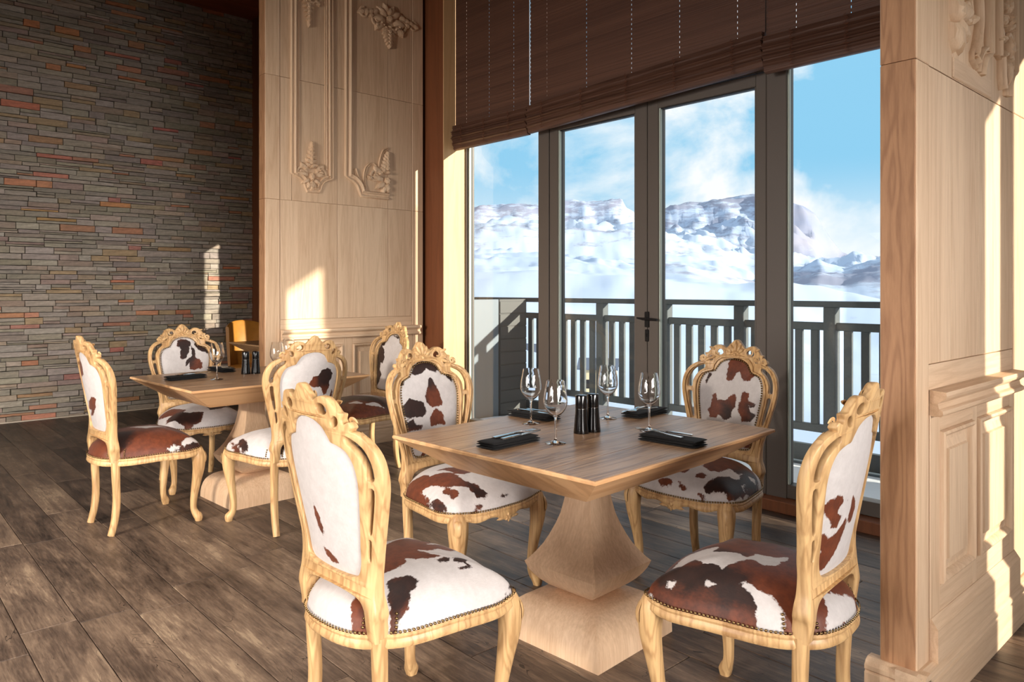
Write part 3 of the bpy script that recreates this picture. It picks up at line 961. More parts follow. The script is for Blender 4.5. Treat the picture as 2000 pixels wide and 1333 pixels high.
# ---- window bays
def bay(names, ys, labels, full=True):
    """ys: list of (kind, y_left, y_right) seen from the left jamb to the right one"""
    xf, xb, xg = XW, XW + .085, XW + .045
    for nm, lab, members in zip(names, labels, ys):
        root = empty(nm)
        tag(root, lab, 'door' if nm.startswith('door') else 'window', lab if labels.count(lab) > 1 else None, kind='structure')
        for mk, a, b in members:
            if mk == 'glass':
                for z0, z1 in ((.15, 2.58), (2.74, ZC - .05)) if nm.startswith('door') else ((.15, ZC - .05),):
                    MB().box(xg - .003, b + .004, z0, xg + .003, a - .004, z1).build('glass_pane', M['pane'], root)
                    # black gasket and bead on the frame reveal; sunlit side painted pale
                    for yy in (a, b):
                        s_ = -1 if yy == a else 1
                        MB().box(xg - .012, yy, z0, xg - .004, yy + s_ * .010, z1).build('gasket', M['gasket'], root)
                        MB().bbox(xf + .006, yy, z0, xg - .013, yy + s_ * .012, z1, .003).build('glazing_bead', M['bead'] if s_ < 0 else M['frame'], root)
                MB().bbox(xf, b - .0, .07, xb, a, .15, .003).build('bottom_rail', M['frame'], root)
                if nm.startswith('door'):
                    MB().bbox(xf, b, 2.58, xb, a, 2.655, .003).build('top_rail', M['frame'], root)
                    MB().box(xg - .03, b, 2.572, xg - .004, a, 2.58).build('gasket', M['gasket'], root)
                    MB().bbox(xf - .004, b, 2.662, xb, a, 2.74, .003).build('transom', M['frame'], root)
            elif mk == 'stile':
                MB().bbox(xf, b, .03, xb, a, 2.655, .004).build('door_stile', M['frame'], root)
                MB().bbox(xf, b, 2.662, xb, a, ZC, .004).build('mullion', M['frame'], root)
            else:
                MB().bbox(xf - .006, b, .03, xb, a, ZC, .004).build('mullion', M['frame'], root)
        lo = min(m[2] for m in members); hi = max(m[1] for m in members)
        MB().bbox(4.10, lo, 0, 4.32, hi, .068, .004).build('sill', M['redwood'], root)
    return root


g = .003
bay(['window_1', 'door_1', 'door_2', 'window_2'],
    [[('jamb', 5.252, 5.225), ('glass', 5.215, 4.302), ('mullion', 4.302 - g, 4.182)],
     [('stile', 4.178, 4.085), ('glass', 4.085, 3.319), ('stile', 3.319, 3.214)],
     [('stile', 3.209, 3.115), ('glass', 3.115, 2.378), ('stile', 2.378, 2.309)],
     [('mullion', 2.304, 2.174), ('glass', 2.174, 1.02), ('jamb', 1.02, .93)]],
    ['fixed window left of the glazed doors beside the timber column', 'left leaf of the glazed balcony double door',
     'right leaf of the glazed balcony double door with the lever handle', 'fixed window right of the glazed doors behind the right partition'])
bay(['window_3', 'window_4', 'window_5', 'window_6'],
    [[('jamb', .60, .53), ('glass', .53, -.37), ('mullion', -.37, -.58)],
     [('mullion', -.585, -.6), ('glass', -.6, -1.35), ('mullion', -1.35, -1.56)],
     [('mullion', -1.565, -1.58), ('glass', -1.58, -2.30), ('mullion', -2.30, -2.50)],
     [('mullion', -2.505, -2.66), ('glass', -2.66, -2.78), ('jamb', -2.78, -4.0)]],  # unseen jamb made wide to block most of the sun here
    ['window bay hidden behind the right partition'] * 4)
bay(['window_7', 'window_8'],
    [[('jamb', 8.55, 7.0), ('glass', 7.0, 6.94), ('mullion', 6.94, 6.75)],  # unseen solid members widened to narrow the sun patch on the stone
     [('mullion', 6.745, 6.34), ('glass', 6.34, 5.68), ('jamb', 5.68, 5.62)]],
    ['window bay hidden behind the centre partition'] * 2)
# lever handle and lock on the middle stile
hroot = [o for o in COL.objects if o.name == 'door_2'][0]
mb = MB().bbox(XW - .008, 3.19, 1.055, XW, 3.23, 1.165, .003)
mb.tube([(XW - .006, 3.21, 1.115), (XW - .05, 3.21, 1.115)], .010, 10, ref=(0, 0, 1))
mb.tube([(XW - .05, 3.215, 1.115), (XW - .052, 3.16, 1.115), (XW - .050, 3.09, 1.112)], [.010, .009, .008], 10)
mb.tube([(XW - .05, 3.205, 1.115), (XW - .05, 3.262, 1.12)], [.010, .006], 10)
mb.build('door_handle', M['blackmetal'], hroot, smooth=40)
mb = MB().bbox(XW - .008, 3.193, .955, XW, 3.227, 1.04, .006)
mb.bbox(XW - .013, 3.205, .985, XW - .006, 3.215, 1.012, .002)
mb.build('lock_plate', M['blackmetal'], hroot)


# ---- wooden roll-up blinds
def blind(y0, y1, zl, zr, cords, label):
    """hangs in front of the frames from y0 (left) to y1 (right); its lower edge runs from zl to zr"""
    xp = 4.085
    root = empty('wooden_blind', (0, 0, 0))
    tag(root, label, 'blind', 'woven wooden window blinds')
    zat = lambda y: zl + (zr - zl) * (y0 - y) / (y0 - y1)
    # flat woven sheet with rows of stitch holes along the cords
    mb = MB()
    cs = sorted(cords, reverse=True)
    edges = [y0]
    for c in cs:
        edges += [c + .0022, c - .0022]
    edges.append(y1)
    zt = ZC - .01
    for k in range(0, len(edges), 2):
        a, b = edges[k], edges[k + 1]
        mb.add([(xp, a, zat(a) + .20), (xp, b, zat(b) + .20), (xp, b, zt), (xp, a, zt),
                (xp - .003, a, zat(a) + .20), (xp - .003, b, zat(b) + .20), (xp - .003, b, zt), (xp - .003, a, zt)],
               [(0, 1, 2, 3), (4, 7, 6, 5), (0, 4, 5, 1), (3, 2, 6, 7), (0, 3, 7, 4), (1, 5, 6, 2)])
    for c in cs:
        z = zat(c) + .20
        while z < zt:
            mb.box(xp - .002, c - .0022, z, xp - .001, c + .0022, min(z + .020, zt))
            z += .034
    mb.build('woven_sheet', M['blind'], root)
    # gathered folds at the bottom
    n = 15
    prof = []
    for k in range(n * 2 + 1):
        t = k / (n * 2)
        xx = xp - .012 - ((.046 + .012 * math.sin(k * 2.3)) if k % 2 else .026) * (.55 + .45 * math.sin(math.pi * min(1, t * 1.1)))
        prof.append((xx, .215 - .205 * t + (.004 if k % 2 else -.004)))
    prof = [(xp - .003, .215)] + prof + [(xp - .01, .0), (xp + .012, .0), (xp + .012, .215)]
    ny = 14
    rs = []
    rr = random.Random(int(y0 * 100))
    for i in range(ny + 1):
        y = y0 + (y1 - y0) * i / ny
        w_ = 1 + .06 * math.sin(i * 1.7 + y0)
        rs.append([(xp + (px - xp) * w_, y, zat(y) + pz) for px, pz in prof])
    MB().rings(rs).build('folds', M['blind'], root)
    for c in cs:
        if c > y0 - .01 or c < y1 + .01:
            continue
        pts = []
        for k in range(34):
            t = k / 33
            pts.append((xp - .068 - .004 * math.sin(k * 2.1), c + .012 * math.sin(k * 2.6) + .006 * math.sin(k * 1.1), zat(c) + .212 - .21 * t))
        MB().tube(pts, .0022, 5, ref=(1, 0, 0)).build('cord', M['cord'], root)
    return root


blind(5.245, 4.288, 2.565, 2.560, [5.088, 4.783, 4.473], 'narrow woven wooden blind left of the door blind, nearest the timber column')
blind(4.280, 2.250, 2.567, 2.640, [4.273, 4.088, 3.676, 3.256, 2.857, 2.434], 'wide woven wooden blind gathered up above the glazed double door')
blind(2.243, .935, 2.605, 2.598, [2.237, 2.056, 1.743, 1.35], 'woven wooden blind above the right fixed window, lower edge beside the right partition')

blind(.595, -1.45, 2.60, 2.60, [.3], 'woven wooden blind of the next window bay, behind the right partition')
blind(-1.455, -3.9, 2.60, 2.60, [-2.0], 'woven wooden blind furthest right, out of sight behind the right partition')
blind(8.50, 5.625, 2.40, 2.40, [7.0], 'woven wooden blind behind the centre partition near the stone wall')

# ---- balcony
XR = 6.0
deck = MB().box(4.33, -4, -.32, XR + .12, 9.2, -.13).build('balcony_deck', M['rail'])
tag(deck, 'balcony floor outside the windows', 'balcony', kind='structure')
sn = MB()
nx_, ny_ = 10, 60
g_ = [[(4.34 + (XR - .10 - 4.34) * i / nx_, -4 + 10.27 * j / ny_, -.105 + .018 * noise.noise(Vector((i * .7, j * .45, 0))) - (.02 if i in (0, nx_) else 0)) for i in range(nx_ + 1)] for j in range(ny_ + 1)]
sn.rings(g_, False)
tag(sn.build('deck_snow', M['decksnow'], None, smooth=60), 'layer of snow lying on the balcony floor', 'snow', kind='stuff')
rail = empty('balcony_railing', (XR, 0, -.13))
tag(rail, 'grey painted wooden balcony railing with upright balusters', 'railing')
zb = .13


def rbox(name, x0, y0, z0, x1, y1, z1, b=.004):
    return MB().bbox(x0 - XR, y0, z0 + zb, x1 - XR, y1, z1 + zb, b).build(name, M['rail'], rail)


rbox('top_rail', XR - .05, -3.5, 1.175, XR + .05, 8.9, 1.225)
rbox('middle_rail', XR - .025, -3.5, .985, XR + .025, 8.9, 1.05)
rbox('bottom_rail', XR - .025, -3.5, .14, XR + .025, 8.9, .205)
rbox('kick_board', XR - .03, -3.5, -.11, XR + .03, 8.9, .03)
post_me = MB().bbox(-.045, -.05, 0, .045, .05, 1.175 + zb, .004).mesh('post')
post_me.materials.append(M['rail'])
bal_me = MB().bbox(-.02, -.031, .205 + zb, .02, .031, .985 + zb, .003).mesh('baluster')
bal_me.materials.append(M['rail'])
y = 2.72 - .82 * 5
while y < 8.9:
    if y < -.7:
        y += .82
        continue
    link('post', post_me, None, rail, (0, y, 0))
    for k in range(1, 6):
        if y + .1367 * k < 8.85:
            link('baluster', bal_me, None, rail, (0, y + .1367 * k, 0))
    y += .82
# wall and canopy added out of view to keep sun off the doors
bw_ = MB().bbox(XR - .12, -2.47, -.12, XR + .12, -.62, 3.62, .004).build('sun_blocker_wall', M['screen2'])
tag(bw_, 'grey wall added out of view to block sun from the doors', 'wall', kind='structure')
bc_ = MB().bbox(4.46, -4.0, 3.62, XR + .05, -.62, 3.80, .004).build('sun_blocker_canopy', M['rail'])
tag(bc_, 'flat canopy added out of view to block the sun', 'canopy', kind='structure')
scr = empty('balcony_screen', (4.4, 6.3, -.13))
tag(scr, 'solid grey privacy screen across the balcony behind the left window', 'screen')
MB().bbox(0, 0, 0, 1.12, .04, 1.34, .004).build('screen_panel', M['screen'], scr)
MB().bbox(1.125, -.005, 0, 1.54, .045, 1.34, .004).build('screen_panel', M['screen2'], scr)
for k in range(9):
    MB().bbox(1.13, -.014, .02 + .145 * k, 1.54, -.004, .155 + .145 * k, .004).build('screen_board', M['screen2'], scr)


# ---- snow mountains
LA = [(600, 420), (880, 410), (925, 408), (980, 406), (1055, 404), (1100, 392), (1150, 396), (1190, 391), (1215, 393), (1224, 408), (1245, 418), (1290, 413), (1320, 402), (1400, 392), (1475, 380), (1520, 384), (1548, 400), (1566, 407), (1578, 413), (1592, 422), (1606, 446), (1622, 468), (1643, 494), (1660, 500), (1700, 505), (1760, 500), (2200, 470)]
LB = [(600, 445), (880, 440), (925, 437), (1000, 430), (1060, 432), (1130, 440), (1200, 445), (1240, 440), (1295, 455), (1340, 465), (1400, 470), (1476, 490), (1550, 500), (1600, 514), (1640, 506), (1665, 497), (1690, 503), (1720, 510), (1760, 500), (2200, 480)]
LC = [(600, 505), (880, 500), (925, 497), (1050, 497), (1100, 502), (1180, 508), (1240, 515), (1300, 510), (1345, 510), (1400, 518), (1476, 540), (1550, 528), (1600, 518), (1650, 522), (1690, 515), (1720, 512), (2200, 520)]
LD = [(600, 560), (880, 548), (925, 543), (1100, 541), (1240, 548), (1300, 545), (1400, 552), (1476, 560), (1550, 566), (1600, 574), (1650, 586), (1720, 588), (2200, 600)]


def lerp(tab, x):
    for (a, b), (c, d) in zip(tab[:-1], tab[1:]):
        if x <= c:
            return b + (d - b) * (x - a) / (c - a)
    return tab[-1][1]


def terrain():
    nc, rows = 420, []
    radii = []
    r = 8
    while r < 3400:
        radii.append(r)
        r *= 1.045 if r < 500 else 1.02 if r < 1800 else 1.011
    vs, rock = [], []
    for i, r in enumerate(radii):
        for j in range(nc + 1):
            phi = 4 + 76 * j / nc
            th = 47.75 - phi
            px = 1000 + 1445 * math.tan(R(th))
            ct = math.cos(R(th))
            zl = lambda tab, d: 1.32 + (566 - lerp(tab, px)) / 1445 * d * ct
            nodes = [(8, -6, .0), (30, -10, 0), (90, -15, 0), (200, zl(LD, 350) - 14, .0), (350, zl(LD, 350), 0), (480, zl(LD, 350) - 10, .1),
                     (760, zl(LC, 900) - 14, .45), (900, zl(LC, 900), .05), (1080, zl(LC, 900) - 18, .0), (1350, zl(LB, 1500) - 24, .38), (1500, zl(LB, 1500), .02),
                     (1850, zl(LB, 1500) - 40, .05), (2450, zl(LA, 2700) - 110, .30), (2600, zl(LA, 2700) - 14, .62), (2700, zl(LA, 2700), .45), (3400, zl(LA, 2700) - 200, .3)]
            z = nodes[0][1]
            rk = 0
            for (a, b, c), (d, e, f) in zip(nodes[:-1], nodes[1:]):
                if a <= r <= d:
                    t = (r - a) / (d - a)
                    t = t * t * (3 - 2 * t)
                    z = b + (e - b) * t
                    rk = c + (f - c) * t
                    break
            X, Y = r * math.cos(R(phi)), r * math.sin(R(phi))
            amp = .0040 * r
            n_ = noise.fractal(Vector((X, Y, 3)) * (9.0 / (r + 300)), .9, 2.1, 6)
            n2 = noise.fractal(Vector((X, Y, 9)) * (2.6 / (r + 300)), 1.0, 2.0, 3)
            z += amp * n_ * (1.0 if r > 150 else .35)
            z += .016 * r * sstep(60, 160, r) * sstep(620, 330, r) * noise.fractal(Vector((X, Y, 7)) * .014, 1.0, 2.0, 4) if r < 620 else 0
            if r > 1850:
                face = sstep(1850, 2200, r) * (1 - .8 * sstep(2450, 2660, r))
                z += 34 * face * (noise.ridged_multi_fractal(Vector((X, Y, 5)) * .006, .9, 2.1, 5, 1.0, 2.0) - 1.0)
                z += 7 * sstep(2300, 2600, r) * noise.fractal(Vector((X, Y, 1)) * .02, .8, 2.1, 5)
            elif r > 520:
                z += .010 * r * sstep(520, 700, r) * (noise.ridged_multi_fractal(Vector((X, Y, 2)) * .012, 1.0, 2.1, 5, 1.0, 2.0) - 1.0) * (.4 + .6 * abs(math.sin(r / 190)))
            rk += .28 * n2
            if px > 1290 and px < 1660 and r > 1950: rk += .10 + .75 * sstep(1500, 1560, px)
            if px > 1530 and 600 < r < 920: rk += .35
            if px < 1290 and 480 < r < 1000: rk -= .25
            vs.append((X, Y, z))
            rock.append(rk)
    mb = MB()
    mb.v = vs
    n = nc + 1
    mb.f = [(i * n + j, i * n + j + 1, (i + 1) * n + j + 1, (i + 1) * n + j) for i in range(len(radii) - 1) for j in range(nc)]
    me = mb.mesh('snow_mountains', smooth=180)
    a = me.attributes.new('rock', 'FLOAT', 'POINT')
    a.data.foreach_set('value', rock)
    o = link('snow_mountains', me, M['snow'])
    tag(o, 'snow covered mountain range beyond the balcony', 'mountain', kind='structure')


terrain()


def house(loc, rz, w, d, h, rh, label):
    root = empty('house', loc, rz)
    tag(root, label, 'house', 'houses in the snowy valley')
    MB().box(-w / 2, -d / 2, -3, w / 2, d / 2, h).build('house_wall', M['housewall'], root)
    rf = MB()
    e = .5
    rf.rings([[(-w / 2 - e, yy, h - .1), (0, yy, h + rh), (w / 2 + e, yy, h - .1), (w / 2 + e, yy, h + .12), (0, yy, h + rh + .25), (-w / 2 - e, yy, h + .12)] for yy in (-d / 2 - e, d / 2 + e)])
    rf.build('roof', M['houseroof'], root)
    for sx in (-1, 1):
        for k in (-1, 1):
            MB().bbox(sx * w / 2 - .05, k * d * .25 - .5, h * .45, sx * w / 2 + .05, k * d * .25 + .5, h * .45 + 1.3, .02).build('window', M['gasket'], root)
    for k in (-1, 1):
        MB().bbox(k * w * .25 - .5, -d / 2 - .05, h * .45, k * w * .25 + .5, -d / 2 + .05, h * .45 + 1.3, .02).build('window', M['gasket'], root)


house((83.5, 72.7, -15.5), R(35), 4.2, 5, 5.2, 1.2, 'cream walled house with slate roof seen between the balusters behind the left door')
house((103.9, 108.2, -16.5), R(20), 5, 6, 5.2, 1.4, 'distant house with slate roof beside the privacy screen')

# ================================================================ FURNITURE
import numpy as np

TH = 1.0
# ---- chair: carved frame, cowhide seat and back
PANEL = [(0, .548), (.075, .549), (.118, .556), (.134, .580), (.143, .64), (.154, .70), (.164, .76), (.171, .82), (.166, .868), (.148, .900), (.120, .914), (.098, .920), (.088, .936), (.070, .960), (.038, .976), (0, .981)]
OUT = [(.188, .393), (.187, .44), (.195, .464), (.190, .492), (.183, .52), (.188, .58), (.206, .65), (.228, .73), (.246, .80), (.251, .85), (.243, .898), (.219, .934), (.188, .953), (.172, .957),
       (.181, .967), (.172, .980), (.156, .974), (.149, .984), (.154, 1.000), (.140, 1.004), (.131, 1.016), (.113, 1.036), (.091, 1.043), (.069, 1.038), (.052, 1.029), (.037, 1.041), (.023, 1.056), (.012, 1.067), (0, 1.071)]
INN = [(.150, .393), (.149, .44), (.145, .474), (.120, .496), (.06, .505), (0, .507)]
SLOTS = [[(.152, .943), (.180, .934), (.204, .917), (.219, .892), (.226, .862), (.224, .832), (.202, .832), (.200, .862), (.189, .888), (.171, .911), (.150, .926)],
         [(.219, .806), (.211, .76), (.199, .715), (.188, .682), (.179, .688), (.186, .735), (.194, .775), (.200, .806)],
         [(.184, .664), (.177, .63), (.172, .606), (.164, .613), (.167, .64), (.173, .664)]]


def ell(cx, cz, rx, rz, a=0, n=14):
    ca, sa = math.cos(a), math.sin(a)
    return [(cx + ca * rx * math.cos(2 * math.pi * k / n) - sa * rz * math.sin(2 * math.pi * k / n), cz + sa * rx * math.cos(2 * math.pi * k / n) + ca * rz * math.sin(2 * math.pi * k / n)) for k in range(n)]


SLOTS += [ell(.082, 1.008, .021, .015, -.2), ell(.124, .978, .017, .0125, .9)]


def cat2(pts, n=4, closed=False):
    return [(p.x, p.y) for p in catmull([(a, b, 0) for a, b in pts], n, closed)]


def back_y(x, z):
    return -.205 - .1923 * max(0, z - .41) + .8 * x * x * sstep(.42, .62, z)


def BK(x, z, n=0):
    return (x, back_y(x, z) + n, z)


def plate_mesh():
    cu = bpy.data.curves.new('plate', 'CURVE')
    cu.dimensions = '2D'
    cu.fill_mode = 'BOTH'
    cu.extrude = .0088
    cu.bevel_depth = .0035
    cu.bevel_resolution = 1
    cu.offset = -.003

    def sp(pts):
        s = cu.splines.new('POLY')
        s.points.add(len(pts) - 1)
        for p, q in zip(s.points, pts):
            p.co = (q[0], q[1], 0, 1)
        s.use_cyclic_u = True

    o_ = cat2(OUT, 4)
    i_ = cat2(INN, 4)
    right = list(reversed(i_))[:] + o_
    left = [(-x, z) for x, z in reversed(right)]
    sp(right + left[1:-1])
    half = cat2(PANEL, 4)
    sp(half + [(-x, z) for x, z in reversed(half)][1:-1])
    for s in SLOTS:
        c = cat2(s, 3, True)
        sp(c)
        sp([(-x, z) for x, z in reversed(c)])
    ob = bpy.data.objects.new('tmp', cu)
    COL.objects.link(ob)
    dg = bpy.context.evaluated_depsgraph_get()
    me = bpy.data.meshes.new_from_object(ob.evaluated_get(dg))
    bpy.data.objects.remove(ob)
    bm = bmesh.new()
    bm.from_mesh(me)
    bmesh.ops.remove_doubles(bm, verts=bm.verts[:], dist=.00005)
    z = .42
    while z < 1.07:
        bmesh.ops.bisect_plane(bm, geom=bm.verts[:] + bm.edges[:] + bm.faces[:], plane_co=(0, z, 0), plane_no=(0, 1, 0))
        z += .03
    for v in bm.verts:
        x, zz, n = v.co
        k = 1 + 1.0 * sstep(.62, .44, zz)
        v.co = Vector(BK(x, zz, n * k))
    bmesh.ops.recalc_face_normals(bm, faces=bm.faces[:])
    bm.to_mesh(me)
    bm.free()
    me.polygons.foreach_set('use_smooth', [True] * len(me.polygons))
    me.set_sharp_from_angle(angle=R(40))
    me.materials.clear()
    me.materials.append(M['chair'])
    return me


HALF = cat2(PANEL, 4)
LOOP = HALF + [(-x, z) for x, z in reversed(HALF)][1:-1]


def pad_mesh(front=True, h=.022):
    cx, cz = 0, .77
    # even spacing round the loop
    nr = 30
    rings = []
    for i in range(nr + 1):
        s = 1 - (i / nr)
        s = s if i < nr else .004
        r = []
        for (x, z) in LOOP:
            xx, zz = cx + (x - cx) * s, cz + (z - cz) * s
            if front:
                n = .004 + h * (1 - s ** 3.5) ** .7
            else:
                n = -(.002 + .007 * (1 - s ** 4))
            r.append(BK(xx, zz, n))
        rings.append(r)
    mb = MB().rings(rings, True, False, True)
    return mb


SEAT_H = [(0, .262), (.06, .260), (.12, .250), (.17, .238), (.208, .232), (.240, .226), (.258, .206), (.267, .15), (.266, .08), (.256, 0), (.241, -.075), (.222, -.135), (.197, -.178), (.172, -.202), (.148, -.230), (.115, -.252), (.06, -.268), (0, -.272)]
SH = cat2(SEAT_H, 4)
SLOOP = SH + [(-x, y) for x, y in reversed(SH)][1:-1]


def rim_z(x, y):
    z = .412
    z += .010 * sstep(.15, .25, abs(x)) * sstep(.12, .22, y)          # up over the front knees
    z += .004 * math.cos(y * 14)
    return z


def seat_pad():
    nr = 30
    rings = []
    for i in range(nr + 1):
        s = 1 - i / nr
        s = s if i < nr else .004
        r = []
        for (x, y) in SLOOP:
            L_ = math.hypot(x / .262, (y + .012) / .262)
            m_ = 1 - s ** 2                                   # contours round off towards the crown
            q = s * (1 - m_ + m_ / L_)
            xx, yy = x * q, -.012 + (y + .012) * q
            b = (1 - s ** 3.0) ** .62
            puff = 1 + .016 * math.sin(math.pi * min(1, (1 - s) * 6)) if s > .8 else 1
            r.append((xx * puff, yy * puff, .414 + (rim_z(x, y) - .414) * s * s + .118 * b))
        rings.append(r)
    return MB().rings(rings, True, False, True)


def sdf(P, poly):
    """signed distance, positive inside (numpy)"""
    A = np.array(poly, float) / 1000.
    B = np.roll(A, -1, 0)
    d = np.full(len(P), 1e9)
    ins = np.zeros(len(P), bool)
    for a, b in zip(A, B):
        e = b - a
        w_ = P - a
        t = np.clip((w_ @ e) / max(e @ e, 1e-12), 0, 1)
        q = w_ - t[:, None] * e
        d = np.minimum(d, np.hypot(q[:, 0], q[:, 1]))
        c1 = (a[1] <= P[:, 1]) & (b[1] > P[:, 1])
        c2 = (a[1] > P[:, 1]) & (b[1] <= P[:, 1])
        cr = e[0] * w_[:, 1] - e[1] * w_[:, 0]
        ins ^= (c1 & (cr > 0)) | (c2 & (cr < 0))
    return np.where(ins, d, -d)


def paint(me, key, axes):
    co = np.empty(len(me.vertices) * 3)
    me.vertices.foreach_get('co', co)
    P = co.reshape(-1, 3)[:, axes]
    spec = HIDE.get(key)
    f = np.full(len(P), -.06)
    dk = np.full(len(P), -.03)
    if spec is None:
        rr = random.Random(key)
        c0 = P.mean(0)
        for _ in range(5):
            cx, cy = c0[0] + rr.uniform(-.16, .16), c0[1] + rr.uniform(-.2, .2)
            n = 9
            pl = [((cx + rr.uniform(.02, .07) * math.cos(2 * math.pi * k / n)) * 1000, (cy + rr.uniform(.02, .08) * math.sin(2 * math.pi * k / n)) * 1000) for k in range(n)]
            f = np.maximum(f, sdf(P, pl))
        dk += .03 * rr.uniform(-1, 2)
    else:
        for kind, polys in spec:
            if kind == 'B':
                f[:] = .06
                continue
            for pl in polys:
                s = sdf(P, pl)
                if kind == 'b':
                    f = np.maximum(f, s)
                elif kind == 'w':
                    f = np.minimum(f, -s)
                else:
                    dk = np.maximum(dk, s + .01)
    a = me.attributes.new('patch', 'FLOAT', 'POINT')
    a.data.foreach_set('value', f.astype(np.float32))
    a = me.attributes.new('dark', 'FLOAT', 'POINT')
    a.data.foreach_set('value', np.clip(dk, -.05, .06).astype(np.float32))


def hide_part(name, mb, key, axes, parent):
    me = mb.mesh(name, smooth=180)
    paint(me, key, axes)
    return link(name, me, M['hide'], parent)


NAILV = None


def nails(path):
    """row of dome nail heads along path of (point, normal)"""
    mb = MB()
    for p, nrm in path:
        p = Vector(p)
        n_ = Vector(nrm).normalized()
        a = n_.orthogonal().normalized()
        b = n_.cross(a)
        rr = []
        for rad, hh in ((.0046, 0), (.0036, .0024)):
            rr.append([p + a * rad * math.cos(k * math.pi / 3) + b * rad * math.sin(k * math.pi / 3) + n_ * hh for k in range(6)])
        base = len(mb.v)
        mb.rings(rr, True, False, False)
        mb.v.append(tuple(p + n_ * .0034))
        for k in range(6):
            mb.f.append((base + 6 + k, base + 6 + (k + 1) % 6, base + 12))
    return mb


def even(loop, step):
    """resample closed loop evenly"""
    P = [Vector((a, b)) for a, b in loop]
    P.append(P[0])
    L = sum((P[i + 1] - P[i]).length for i in range(len(P) - 1))
    n = int(L / step)
    out = []
    d = L / n
    acc = 0
    tgt = 0
    for i in range(len(P) - 1):
        s = (P[i + 1] - P[i]).length
        while tgt <= acc + s and len(out) < n:
            out.append(P[i].lerp(P[i + 1], (tgt - acc) / s if s else 0))
            tgt += d
        acc += s
    return out


